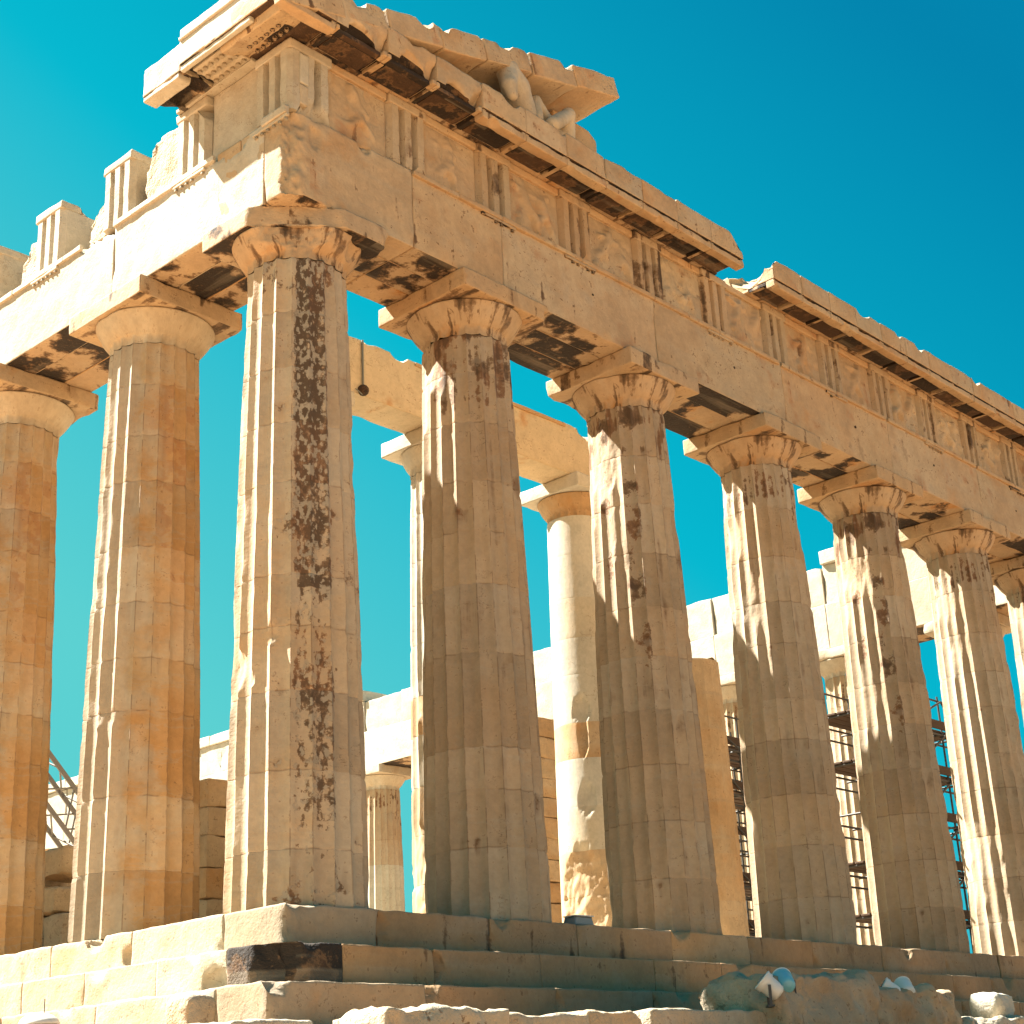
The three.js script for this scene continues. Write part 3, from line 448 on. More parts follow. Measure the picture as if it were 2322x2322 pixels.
  for (let i = 0; i < tcE.length - 1; i++) {
    const a = tcE[i] + 0.4225, b = tcE[i + 1] - 0.4225; const m = block(g, 'metope', a + 0.002, b - 0.002, Y2 + 0.004, Y3 - 0.004, -0.4, -0.09, M('east', [0, 4, 2, 0][i & 3]), { s: 0.4, chip: 0.01 }); const off = subOff(m);
    part(m, 'relief_figures', reliefGeo(b - a - 0.02, Y3 - Y2 - 0.16, 40 + i * 7), M('east', [4, 0, 1, 3][i & 3]), [a + 0.01 + off[0], Y2 + 0.01 + off[1], -0.075 + off[2]]);
    const [fg, fc] = blockGeo(a + 0.003, b - 0.003, Y3 - 0.145, Y3 - 0.006, -0.2, -0.03, { s: 0.12, chip: 0.035, seed: 700 + i }); part(m, 'fascia', fg, M('east', 2), [fc[0] + off[0], fc[1] + off[1], fc[2] + off[2]]);
  }
  for (let x = FACE; x < 30.7; x += 2.14) block(g, 'frieze_backer', x === FACE ? x + 0.9 : x, Math.min(30.75, x + 2.13), Y2 + 0.002, Y3 - 0.004, -1.75, -0.62, M('honey', 1), { s: 0.4, chip: 0.06 });
  // horizontal cornice: bed moulding, mutules coloured for soot crust plus shade, drip lip, slit, corona
  const W = 1.0737, x0 = -0.6;
  for (let k = 0; k < 29; k++) {
    const a = x0 + k * W, b = a + W; if (a > 11.0 && a < 12.0) continue; if (b > 31.6) break;
    const lo = 13.13, hi = a > 11.9 ? 13.60 : 13.62, bites = []; const broken = k >= 1 && k <= 3;
    if (broken) bites.push([a + 0.5, 13.0, 0.78, 0.34], [b, 13.15, 0.8, 0.3]); if (k === 0) bites.push([-0.6, 13.3, 0.75, 0.4]); if (a > 10 && a < 11) bites.push([b + 0.05, hi + 0.05, 0.7, 0.42], [b + 0.1, hi, 0.2, 0.35]); if (a > 12 && a < 13) bites.push([a, hi + 0.06, 0.1, 0.5], [a, hi + 0.1, 0.6, 0.3]);
    if (r() < 0.45) bites.push([a + W * r(), hi + 0.08, 0.72, 0.16 + 0.1 * r()]);
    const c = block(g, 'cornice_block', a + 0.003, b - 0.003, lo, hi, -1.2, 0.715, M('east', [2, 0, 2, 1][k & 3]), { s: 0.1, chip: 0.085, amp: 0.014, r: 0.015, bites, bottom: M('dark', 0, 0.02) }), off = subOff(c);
    const put = (n, x1, x2, y1, y2, z1, z2, m, o) => { const [gg, cc] = blockGeo(x1, x2, y1, y2, z1, z2, { s: 0.08, e: 0.015, seed: 900 + k * 5 + n.length, ...o }); return part(c, n, gg, m, [cc[0] + off[0], cc[1] + off[1], cc[2] + off[2]]); };
    if (!broken) put('drip_lip', a + 0.004, b - 0.004, 12.965, 13.095, 0.50, 0.70, M('east', 2), { chip: 0.12, amp: 0.016, s: 0.05, bites: r() < 0.5 ? [[a + W * r(), 12.93, 0.7, 0.09 + 0.07 * r()]] : undefined });
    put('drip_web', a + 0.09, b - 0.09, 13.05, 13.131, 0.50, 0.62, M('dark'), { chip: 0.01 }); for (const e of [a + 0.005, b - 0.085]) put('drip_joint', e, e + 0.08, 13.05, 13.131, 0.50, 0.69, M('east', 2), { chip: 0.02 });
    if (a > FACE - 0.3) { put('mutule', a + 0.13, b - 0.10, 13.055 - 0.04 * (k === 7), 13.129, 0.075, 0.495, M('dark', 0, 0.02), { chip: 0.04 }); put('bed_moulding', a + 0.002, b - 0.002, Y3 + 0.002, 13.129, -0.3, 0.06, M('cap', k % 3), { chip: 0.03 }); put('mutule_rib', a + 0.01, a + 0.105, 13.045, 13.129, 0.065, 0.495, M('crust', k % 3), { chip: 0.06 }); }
  }
}
console.log('front');

/* ---------- sunlit flank: architrave, upright triglyphs, broken frieze ---------- */
{
  const g = thing('entablature', 'sunlit broken entablature on the flank with bare upright triglyph blocks', 'entablature', null, [FACE, 0, -FACE], -Math.PI / 2), r = rng(19);
  const S = FZ.map(z => z + FACE), J = [-0.597, S[1], S[2], S[3], S[4], S[5], S[6], S[7], S[8]];
  const so = M('south', 0), cr = M('crust', 0, 0.02);
  const tcS = [-0.4225, -2.48, S[1]]; for (let i = 1; i < 8; i++) tcS.push((S[i] + S[i + 1]) / 2, S[i + 1]);
  for (let i = 0; i < J.length - 1; i++) {
    const b = J[i] - 0.004, a = J[i + 1] + 0.004, bites = [], s = i < 3 ? 0.1 : 0.5;
    if (i === 0) bites.push([-1.35, Y2 + 0.05, 0.08, 0.3], [-1.75, Y2 + 0.1, 0.05, 0.26], [-0.6, 11.3, 0.1, 0.16]); if (i === 1) bites.push([b, Y2 + 0.1, 0.12, 0.42], [b - 0.5, Y2 + 0.08, 0.1, 0.28], [b - 0.9, Y2 + 0.12, 0.1, 0.3]); if (i === 2) bites.push([b - 1, Y2 + 0.1, 0.1, 0.3]);
    const f = block(g, 'architrave_block', a, b, Y1, Y2 - 0.005, -0.59, 0, M('south', i % 3), { s, chip: 0.045, amp: 0.008, bites, bottom: cr });
    const b2 = i ? b : -1.78; block(g, 'architrave_block', a, b2, Y1 + 0.01, Y2 - 0.005, -1.18, -0.6, M('south', 2), { s: s * 2, chip: 0.04, bottom: M('crust', 1, 0.02) }); block(g, 'architrave_block', a, b2, Y1, Y2 - 0.005, -1.77, -1.19, M('honey', 2), { s: s * 2, chip: 0.05, bottom: cr });
    const off = subOff(f); const gaps = x => (x > -2.05 && x < -0.62) || (i === 1 && x > b - 1.0) || (i === 2 && x > b - 1.4 && x < b - 0.7);
    for (let x = a; x < b - 0.1; x += 0.55) { const e = Math.min(b, x + 0.55); if (gaps((x + e) / 2)) continue; const [tg, tc] = blockGeo(x, e, Y2 - 0.095, Y2 + 0.002, -0.02, 0.05, { s: 0.14, chip: 0.02, e: 0.012, r: 0.006, seed: 600 + (x * 9 | 0) }); part(f, 'taenia', tg, M('fresh', 0), [tc[0] + off[0], tc[1] + off[1], tc[2] + off[2]]); }
    for (const x of tcS) if (x > a && x < b && !gaps(x)) regula(f, x, Y2 - 0.096, M('fresh', 1), 0.95, r, off);
  }
  { const f = g.children[0], off = subOff(f); const [tg, tc] = blockGeo(-0.59, -0.02, Y2 - 0.11, Y2 + 0.03, -0.02, 0.075, { s: 0.1, chip: 0.03, seed: 66 }); part(f, 'taenia', tg, M('south', 0), [tc[0] + off[0], tc[1] + off[1], tc[2] + off[2]]); regula(f, -0.42, Y2 - 0.111, M('south', 1), 1, r, off); }
  // triglyphs: the one under the surviving cornice, then free-standing ones with broken tops
  triglyph(g, -2.48, 0.8, M('south', 1), { seed: 31, bites: [[0.9, 12.9, 0.0, 0.3]] });
  block(g, 'metope', -2.03, -0.86, Y2 + 0.004, Y3 - 0.004, -0.5, -0.10, M('south', 3), { s: 0.12, chip: 0.05, amp: 0.012 });
  for (let i = 2; i < tcS.length; i++) triglyph(g, tcS[i], 0.85, M('south', [0, 2, 1][i % 3]), { seed: 31 + i * 3, chip: 0.09, bandBites: [[0.1 + 0.7 * (i & 1), Y3 + 0.05, -0.7, 0.35], [0.5, Y3 + 0.1, -0.3, 0.2]] });
  for (let i = 1; i < tcS.length - 1; i++) { // rough backing blocks left where the carved panels are gone
    const b = tcS[i] - 0.43, a = tcS[i + 1] + 0.43, hi = i === 1 ? 13.1 : 12.78 + 0.2 * r();
    { const e = b + 0.008, d = i === 1 ? 1.0 : 0.62, top = i === 1 ? 13.06 : [12.72, 12.92, 12.6][i % 3]; if (i < 6) block(g, 'metope_remnant', e - d, e - 0.012, Y2 + 0.004, top, -0.62, -0.13, M('rough', (i + 1) % 3, 0.04), { s: 0.05, chip: 0.1, amp: 0.035, r: 0.03, planes: [[-0.8, 0.6, 0, -0.8 * (e - d) + 0.6 * top - 0.34, 0.16], [-0.93, -0.36, 0, -0.93 * (e - d) - 0.36 * Y2 - 0.05, 0.14], [0.25, 0.97, 0, 0.25 * e + 0.97 * top - 0.07, 0.1]] }); }
    block(g, 'frieze_backer', a - 0.05, b + 0.05, Y2 + 0.004, hi, -1.75, -0.66 - 0.05 * r(), M('rough', i % 3, 0.04), { s: i < 5 ? 0.07 : 0.3, chip: 0.12, amp: 0.05, r: 0.05, planes: [[-0.6, 0.8, 0, -0.6 * a + 0.8 * hi - 0.22, 0.12]] });
  }
  block(g, 'frieze_backer', -2.9, -1.0, Y2 + 0.004, Y3 - 0.006, -1.7, -0.83, M('rough', 1), { s: 0.3 });
  // surviving corner length of the cornice: a new piece towards the corner, a broken old one beyond
  const lip = (c, x1, x2, y1, y2, z1, z2, m, n, o) => { const off = subOff(c), [gg, cc] = blockGeo(x1, x2, y1, y2, z1, z2, { s: 0.1, e: 0.015, ...o }); return part(c, n, gg, m, [cc[0] + off[0], cc[1] + off[1], cc[2] + off[2]]); };
  const nw = block(g, 'cornice_block', -1.845, -0.08, 13.16, 13.60, -1.0, 0.725, M('fresh', 0), { s: 0.12, chip: 0.02, r: 0.008, bottom: M('crust', 0, 0.015) });
  lip(nw, -1.835, 0.6, 13.60, 13.665, -0.9, 0.76, M('fresh', 1), 'crown_moulding', { chip: 0.015, r: 0.02 }); lip(nw, -1.83, 0.55, 13.668, 13.82, -0.9, 0.73, M('fresh', 0), 'crown_moulding', { chip: 0.015 });
  lip(nw, -1.84, -0.085, 13.05, 13.159, 0.62, 0.70, M('fresh', 1), 'drip_lip', { chip: 0.05 });
  for (const x of [-1.30, -0.25]) { // mutules with their pegs
    const list = [blockGeo(x - 0.42, x + 0.42, 13.085, 13.159, 0.06, 0.55, { s: 0.15, chip: 0.02, e: 0.012, seed: 71 })].map(([q, c]) => q.translate(...c)); for (let a = 0; a < 6; a++) for (let b = 0; b < 3; b++) { const c = new THREE.CylinderGeometry(0.034, 0.042, 0.05, 10); c.translate(x - 0.35 + a * 0.14, 13.068, 0.14 + b * 0.16); list.push(c); } list.forEach(q => q.clearGroups());
    const off = subOff(nw); part(nw, 'mutule', mergeGeometries(list), M(x < -1 ? 'south' : 'crust', 2), off);
  }
  const od = block(g, 'cornice_block', -2.84, -1.85, 13.08, 13.60, -0.9, 0.70, M('south', 2), { s: 0.06, chip: 0.05, amp: 0.015, bites: [[-2.9, 13.0, 0.1, 0.26], [-2.88, 13.66, 0.76, 0.13], [-2.35, 13.0, 0.2, 0.3], [-2.0, 13.02, 0.3, 0.2]], bottom: M('crust', 2, 0.03) });
  lip(od, -2.84, -1.9, 12.99, 13.10, 0.44, 0.69, M('south', 0), 'drip_lip', { chip: 0.12, bites: [[-1.9, 13.0, 0.5, 0.2]] });
  lip(g.children[0], -2.85, -0.86, Y3 + 0.001, 13.159, -0.4, 0.06, M('south', 1), 'bed_moulding', { chip: 0.06 });
}

/* ---------- raking cornice of the gable and what is left inside it ---------- */
{
  const g = thing('raking_cornice', 'sloping gable cornice of cracked blocks rising from the corner', 'cornice'), sl = 0.279, an = Math.atan(sl), top = x => 14.28 + sl * (x - 2.68), xs = [-0.55, 0.55, 1.5, 2.68, 3.75, 4.95, 6.15, 7.4];
  for (let i = 0; i < xs.length - 1; i++) {
    const l = (xs[i + 1] - xs[i]) / Math.cos(an) - 0.008, th = i < 2 ? 0.4 : 0.43 + 0.03 * (i & 1), mx = (xs[i] + xs[i + 1]) / 2;
    const [q] = blockGeo(-l / 2, l / 2, -th / 2, th / 2, -0.85, 0.85, { s: 0.1, chip: i === 6 ? 0.03 : 0.12, amp: 0.018, r: 0.02, seed: 820 + i, bites: i === 6 ? undefined : [[-l / 2 + l * ((i * 0.37) % 1), th / 2 + 0.05, 0.85, 0.2], [l / 2, th / 2 + 0.05, 0.8, 0.14]] });
    const m = part(g, 'cornice_block', q, M('east', [2, 1, 0, 2, 3, 0, 2][i]), [mx + sl * th / 2, top(mx) - th / 2, -0.25]); m.rotation.z = an;
  }
  block(g, 'tympanum_block', 6.5, 7.75, 13.62, 14.86, -0.75, -0.22, M('honey', 1), { chip: 0.08, s: 0.1, bites: [[7.8, 14.95, -0.2, 0.25]] });
  block(g, 'tympanum_block', 7.76, 8.75, 13.62, 14.35, -0.7, -0.15, M('honey', 0), { chip: 0.14, s: 0.08, amp: 0.03, bites: [[8.8, 14.4, -0.1, 0.3]] });
  block(g, 'tympanum_block', 4.9, 6.49, 13.62, 14.45, -0.8, -0.35, M('dark', 0), { chip: 0.05 }); block(g, 'tympanum_block', 3.1, 4.89, 13.62, 13.98, -0.8, -0.35, M('dark', 0), { chip: 0.05 });  // near-black stone carries the shade of the gable interior in its colour
}
/* marble figures: one smooth body from tapered capsules */
function bodyGeo(caps, res, pad = 0.12) {
  const bb = new THREE.Box3(); for (const [a, b, ra, rb] of caps) { bb.expandByPoint(new THREE.Vector3(...a).addScalar(ra)); bb.expandByPoint(new THREE.Vector3(...a).addScalar(-ra)); bb.expandByPoint(new THREE.Vector3(...b).addScalar(rb)); bb.expandByPoint(new THREE.Vector3(...b).addScalar(-rb)); }
  const c = bb.getCenter(new THREE.Vector3()), sz = bb.getSize(new THREE.Vector3()), h = Math.max(sz.x, sz.y, sz.z) / 2 + pad, mc = new MarchingCubes(res, new THREE.MeshBasicMaterial(), true, false, 300000); mc.isolation = 0;
  for (let z = 0; z < res; z++) for (let y = 0; y < res; y++) for (let x = 0; x < res; x++) {
    const p = [(x - res / 2) / (res / 2) * h + c.x, (y - res / 2) / (res / 2) * h + c.y, (z - res / 2) / (res / 2) * h + c.z]; let d = 9;
    for (const [a, b, ra, rb] of caps) { const ab = [b[0] - a[0], b[1] - a[1], b[2] - a[2]], ap = [p[0] - a[0], p[1] - a[1], p[2] - a[2]], t = cl((ap[0] * ab[0] + ap[1] * ab[1] + ap[2] * ab[2]) / (ab[0] ** 2 + ab[1] ** 2 + ab[2] ** 2 + 1e-9), 0, 1), e = Math.hypot(ap[0] - ab[0] * t, ap[1] - ab[1] * t, ap[2] - ab[2] * t) - (ra + (rb - ra) * t), k = 0.05, q = Math.max(k - Math.abs(d - e), 0) / k; d = Math.min(d, e) - q * q * k * 0.25; }
    mc.field[x + y * res + z * res * res] = -(d + 0.012 * fb3(p[0] * 6, p[1] * 6, p[2] * 6));
  }
  mc.update(); const n = mc.count, P = new Float32Array(n * 3), N = new Float32Array(n * 3), U = new Float32Array(n * 2);
  for (let i = 0; i < n; i++) { for (let q = 0; q < 3; q++) { P[i * 3 + q] = mc.positionArray[i * 3 + q] * h + c.getComponent(q); N[i * 3 + q] = mc.normalArray[i * 3 + q]; } U[i * 2] = (P[i * 3] + P[i * 3 + 2]) / 6; U[i * 2 + 1] = P[i * 3 + 1] / 6; }
  const g = new THREE.BufferGeometry(); g.setAttribute('position', new THREE.BufferAttribute(P, 3)); g.setAttribute('normal', new THREE.BufferAttribute(N, 3)); g.setAttribute('uv', new THREE.BufferAttribute(U, 2)); return g;
}
function solo(name, geo, mat, label, category, group, pos) { const m = part(scene, numbered(name), geo, mat, pos); m.userData = { label, category, kind: 'thing' }; if (group) m.userData.group = group; return m; }
solo('horse_head_sculpture', bodyGeo([[[5.15, 13.72, 0.2], [4.85, 14.2, 0.32], 0.27, 0.25], [[4.85, 14.2, 0.32], [4.55, 14.38, 0.42], 0.25, 0.2], [[4.55, 14.38, 0.42], [4.42, 13.95, 0.56], 0.19, 0.13], [[4.42, 13.95, 0.56], [4.45, 13.75, 0.58], 0.13, 0.1], [[4.68, 14.45, 0.4], [4.72, 14.58, 0.36], 0.06, 0.03], [[5.15, 13.9, 0.15], [5.4, 13.75, 0.0], 0.22, 0.2]], 48), M('south', 3), 'grey marble horse head looking out of the gable', 'sculpture');
solo('reclining_sculpture', bodyGeo([[[5.62, 13.76, 0.46], [6.3, 14.36, 0.28], 0.14, 0.13], [[6.3, 14.36, 0.28], [6.45, 14.0, 0.05], 0.14, 0.2], [[5.28, 13.74, 0.4], [5.42, 14.24, 0.28], 0.12, 0.1], [[5.42, 14.24, 0.28], [6.2, 13.95, 0.0], 0.11, 0.18], [[5.6, 13.76, 0.16], [5.66, 14.28, 0.06], 0.09, 0.07], [[6.2, 13.92, 0.0], [6.9, 13.86, -0.05], 0.22, 0.2]], 56), M('south', 2), 'headless reclining marble figure with bent knees in the gable', 'sculpture');
solo('sculpture_fragment', bodyGeo([[[3.55, 13.68, 0.35], [3.95, 13.7, 0.4], 0.1, 0.08], [[3.95, 13.7, 0.4], [4.15, 13.68, 0.42], 0.08, 0.05]], 28, 0.06), M('south', 3), 'small rounded marble fragment lying on the cornice beside the horse head', 'sculpture');

/* ---------- porch inside: columns, beam, wall remains ---------- */
{
  const PG = 'columns of the inner porch', PZ = -6.11, mk = (lab, x, kind, o) => { const c = column(lab, PG, x, PZ, kind, { R0: 0.825, R1: 0.645, Rm: 0.84, ab: 0.875, y: 0.7, ...o }); c.scale.y = (10.78 - 0.7) / Y1; return c; };
  const fr = M('freshcol', 0, 0.004), fr2 = M('freshcol', 2, 0.004), ho = M('honeycol', 0, 0.006);
  mk('inner porch column hidden behind the thick corner column', 5.44, 'plain', { ab: 0.7, Rm: 0.69, seed: 31, dy: 0.4, seg: 5, wear: 0.2, capMat: fr, abMat: M('fresh', 1) });
  mk('inner porch column patched with white marble, half hidden by the second front column', 9.17, 'plain', { seed: 32, dy: 0.1, wear: 0.3, mats: i => i > 4 ? fr : i === 3 ? fr2 : ho, gouges: [[150, 4.4, 60, 0.35, 0.09], [150, 3.4, 24, 0.8, 0.09], [165, 1.0, 60, 1.1, 0.1]], capMat: fr, abMat: M('fresh', 0), abChip: 0.02, capWear: 0.1 });
  mk('smooth white patched porch column seen between the second and third front columns', 13.5, 'plain', { seed: 33, dy: 0.08, wear: 0.0, flute: 0, soft: true, mats: i => [ho, ho, fr2, fr, ho, fr, fr, fr2, fr, fr][i] ?? fr, gouges: [[150, 4.9, 16, 0.3, 0.08], [150, 4.3, 8, 0.5, 0.1], [150, 2.9, 14, 0.33, 0.09], [165, 0.8, 40, 1.1, 0.11]], capMat: M('honeycol', 1), abMat: M('fresh', 0), abChip: 0.03, capWear: 0.25 });
  mk('orange broken porch column stump behind the third front column', 17.45, 'orange', { seed: 34, dy: 0.12, wear: 0.7, top: 6.75, mats: i => M('honeycol', [0, 2, 1][i % 3]), flute: 0.03 });
  const b = thing('architrave_beam', 'honey coloured stone beam resting on the inner porch columns', 'beam'), J = [4.85, 9.17, 13.95];
  for (let i = 0; i < 2; i++) { const f = block(b, 'beam_block', J[i] + 0.004, J[i + 1] - 0.004, 10.785, 12.0, -6.3, -5.45, M('beam', i ? 2 : 0), { s: 0.1, chip: 0.06, amp: 0.01, bites: i ? [[13.3, 12.15, -5.45, 0.4], [14, 12.1, -5.5, 0.3]] : [[7.4, 12.1, -5.45, 0.26], [8.1, 12.05, -5.4, 0.16], [6.6, 12.1, -5.4, 0.2]] }), off = subOff(f);
    const [tg, tc] = blockGeo(J[i] + (i ? 0.3 : 3.0), J[i + 1] - (i ? 1.4 : 0.1), 11.9, 11.985, -5.47, -5.41, { s: 0.1, chip: 0.06, e: 0.012, seed: 55 + i }); part(f, 'taenia', tg, M('honey', 2), [tc[0] + off[0], tc[1] + off[1], tc[2] + off[2]]); }
  const tb = thing('metal_tie', 'grey metal rod hanging on the inner beam beside the corner column', 'metal rod', null, [6.37, 10.88, -5.41]); const me = new THREE.MeshStandardMaterial({ color: new THREE.Color().setRGB(0.2, 0.2, 0.17), roughness: 0.6, metalness: 0.5 });
  const rod = new THREE.CylinderGeometry(0.022, 0.022, 1.1, 10); rod.translate(0, 0.55, 0); part(tb, 'rod', rod, me); part(tb, 'anchor', new THREE.IcosahedronGeometry(0.12, 1), M('dark', 0, 0.01)); const st = new THREE.CylinderGeometry(0.012, 0.012, 0.2, 6); st.rotateZ(1.2); st.translate(-0.13, -0.07, 0.02); part(tb, 'bolt', st, me);  // the dark ball stands for the shaded hollow in the beam
  const wall = (lab, x0, x1, z0, z1, y, tops, mat) => { const w = thing('ruined_wall', lab, 'wall'), r = rng(x0 * 100 | 0); let yy = y, k = 0; while (yy < tops) { const h = 0.5 + 0.08 * r(), rag = yy + h > tops - 0.6; let z = z1; while (z > z0 + 0.3) { const l = Math.min(z - z0, 0.9 + 0.5 * r()); block(w, 'wall_block', x0 + 0.03 * r(), x1 - 0.02 * r(), yy + 0.003, yy + h - 0.003, z - l + 0.004, z - 0.004, M(mat, k++ % 4), { s: 0.13, chip: 0.14, amp: 0.02, r: 0.02, bites: rag ? [[x1, yy + h + 0.1, z, 0.5], [x0, yy + h + 0.1, z - l, 0.3]] : r() < 0.4 ? [[x1, yy + h * r(), z + 0.05, 0.22]] : undefined }); z -= l; } yy += h; } };
  wall('honey coloured ruined wall end seen between the corner column and its orange neighbour', 4.55, 5.75, -10.5, -7.75, 0.7, 3.2, 'honey');
  wall('tall tan pier of stone blocks behind the smooth white porch column', 17.1, 19.3, -12.6, -11.5, 0.7, 6.7, 'honey');
}
/* loose blocks lying inside, seen between the two orange columns */
{
  const L = [['dark shaded boulder under the crane boom between orange columns', 4.5, 5.3, 2.25, 2.85, -13.4, -12.4, 'honey'], ['grey squared block on top of the rubble between orange columns', 4.6, 5.6, 2.0, 2.72, -14.3, -13.42, 'rock'], ['long block midway in the rubble stack between orange columns', 4.3, 5.6, 1.5, 2.0, -14.2, -12.3, 'honey'], ['large pale rough slab at the foot of the rubble stack', 4.2, 5.4, 0.7, 1.5, -14.0, -12.9, 'rough'], ['small shaded block beside the pale slab in the rubble', 4.4, 5.3, 0.7, 1.45, -12.88, -12.1, 'rock']];
  for (const [lab, ...b] of L) { const q = blockGeo(...b.slice(0, 6), { s: 0.1, chip: 0.3, amp: 0.05, r: 0.06, seed: autoSeed++ }); solo('fallen_block', q[0], M(b[6], 0, 0.03), lab, 'stone block', 'fallen blocks inside', q[1]); }
}
/* ---------- far colonnade's entablature ---------- */
{
  const g = thing('entablature', 'bright sunlit entablature on the far colonnade', 'entablature'), r = rng(5);
  const z = [-0.13, ...FZ.slice(1, 15)];
  for (let i = 0; i < 14; i++) {
    const a = z[i + 1] + 0.004, b = z[i] - (i ? 0.004 : 1.77);
    block(g, 'architrave_block', 28.99, 30.74, Y1, Y2 - 0.004, a, b, M(i % 3 ? 'south' : 'fresh', i % 2), { s: 0.3, chip: 0.05, amp: 0.012, bottom: M('crust', 1) });
    for (let k = 0; k < 2; k++) { const c = b - (b - a) * k / 2, d = b - (b - a) * (k + 1) / 2; block(g, 'frieze_block', 29.04 + 0.05 * k, 30.7, Y2, Y3 - 0.02 + 0.05 * r(), d + 0.01, c - 0.01, M(k ? 'fresh' : 'south', k), { s: 0.2, chip: 0.1, amp: 0.02, bites: i === 7 || i === 9 ? [[29.0, 12.4, (c + d) / 2 + 0.5, 0.25, 2]] : undefined }); }
    if (i < 2 || (i >= 7 && i !== 8)) for (let k = 0; k < 3; k++) { const c = b - (b - a) * k / 3, d = b - (b - a) * (k + 1) / 3; block(g, 'cornice_block', 28.95, 30.9, Y3 + 0.02, Y3 + 0.46, d + 0.006, c - 0.006, M('fresh', k & 1), { s: 0.3, chip: 0.05 }); }
  }
}
console.log('inside');

/* ---------- scaffolding, crane ---------- */
const steel = new THREE.MeshStandardMaterial({ color: new THREE.Color().setRGB(0.075, 0.07, 0.062), roughness: 0.55, metalness: 0.5 }), wood = new THREE.MeshStandardMaterial({ color: new THREE.Color().setRGB(0.07, 0.038, 0.018), roughness: 0.85 });
const tubeG = new THREE.CylinderGeometry(0.028, 0.028, 1, 8), jointG = new THREE.BoxGeometry(0.09, 0.1, 0.09), UP = new THREE.Vector3(0, 1, 0);
function tube(parent, name, a, b, mat, geo = tubeG, k = 1) { const A = new THREE.Vector3(...a), B = new THREE.Vector3(...b), d = B.clone().sub(A), m = part(parent, name, geo, mat, A.clone().add(B).multiplyScalar(0.5).toArray()); m.scale.set(k, d.length(), k); m.quaternion.setFromUnitVectors(UP, d.normalize()); return m; }
function scaffold(label, xs, zs, ys, y0, seed) {
  const t = thing('scaffolding', label, 'scaffolding', 'restoration scaffolding'), r = rng(seed), top = ys[ys.length - 1] + 0.9;
  for (const x of xs) for (const z of zs) tube(t, 'upright', [x, y0, z], [x, top + 0.3 * r(), z], steel);
  for (const y of ys) { for (const z of zs) tube(t, 'ledger', [xs[0] - 0.3, y, z + 0.05], [xs[xs.length - 1] + 0.3, y, z + 0.05], steel); for (const x of xs) { tube(t, 'transom', [x + 0.05, y + 0.06, zs[0] - 0.35], [x + 0.05, y + 0.06, zs[zs.length - 1] + 0.35], steel); part(t, 'clamp', jointG, steel, [x, y, zs[zs.length - 1]]); } for (const z of zs) tube(t, 'guard_rail', [xs[0] - 0.2, y + 0.95, z - 0.04], [xs[xs.length - 1] + 0.2, y + 0.95, z - 0.04], steel); }
  for (let i = 0; i < ys.length; i++) { if (i !== 2) for (let k = 0; k < 5; k++) { const z = zs[0] + 0.15 + (zs[zs.length - 1] - zs[0] - 0.3) * k / 4; block(t, 'plank', xs[0], xs[xs.length - 1], ys[i] + 0.1, ys[i] + 0.15, z - 0.12, z + 0.12, wood, { s: 3, chip: 0.004, r: 0.004, amp: 0 }); }
    block(t, 'toe_board', xs[0], xs[xs.length - 1], ys[i] + 0.15, ys[i] + 0.38, zs[zs.length - 1] + 0.03, zs[zs.length - 1] + 0.07, wood, { s: 3, chip: 0.004, r: 0.004, amp: 0 });
    for (let k = 0; k < xs.length - 1; k++) { const y = ys[i], y2 = ys[i + 1] ?? top; tube(t, 'brace', [xs[k], k & 1 ? y : y2, zs[zs.length - 1] + 0.09], [xs[k + 1], k & 1 ? y2 : y, zs[zs.length - 1] + 0.09], steel); } }
}
scaffold('dark scaffolding with plank decks behind the fourth and fifth front columns', [20.6, 22.6, 24.6, 26.6], [-10, -8.4], [1.4, 2.6, 3.8, 5.0, 6.2], 0.69, 3);
scaffold('narrow scaffolding tower close behind the fifth and sixth front columns', [20.5, 22.6, 24.7, 25.6], [-4.9, -3.5], [1.2, 2.4, 3.6, 4.8, 6.0], 0, 4);
{
  const t = thing('crane_boom', 'white lattice crane boom sloping behind the two orange columns', 'crane'), wm = new THREE.MeshStandardMaterial({ color: new THREE.Color().setRGB(0.17, 0.145, 0.12), roughness: 0.5 }), A = new THREE.Vector3(7.0, 7.7, -20.4), B = new THREE.Vector3(10.9, 3.0, -19.6), dir = B.clone().sub(A).normalize(), n1 = new THREE.Vector3(0.62, 0.62, 0.1).normalize(), n2 = new THREE.Vector3().crossVectors(dir, n1).normalize(), L = A.distanceTo(B);
  const pt = (s, i) => A.clone().addScaledVector(dir, s).addScaledVector(n1, i & 1 ? 0.42 : -0.42).addScaledVector(n2, i & 2 ? 0.42 : -0.42).toArray(), cg = new THREE.BoxGeometry(0.11, 1, 0.11), lg = new THREE.CylinderGeometry(0.026, 0.026, 1, 6);
  for (let i = 0; i < 4; i++) tube(t, 'chord', pt(0, i), pt(L, i), wm, cg);
  for (let s = 0, k = 0; s < L - 0.6; s += 0.62, k++) for (const [a, b] of [[0, 1], [1, 3], [3, 2], [2, 0]]) { tube(t, 'lacing', pt(s, k & 1 ? a : b), pt(s + 0.62, k & 1 ? b : a), wm, lg); }
  tube(t, 'mast', [10.9, 0.6, -19.6], [10.9, 3.4, -19.6], wm, cg, 3);
}

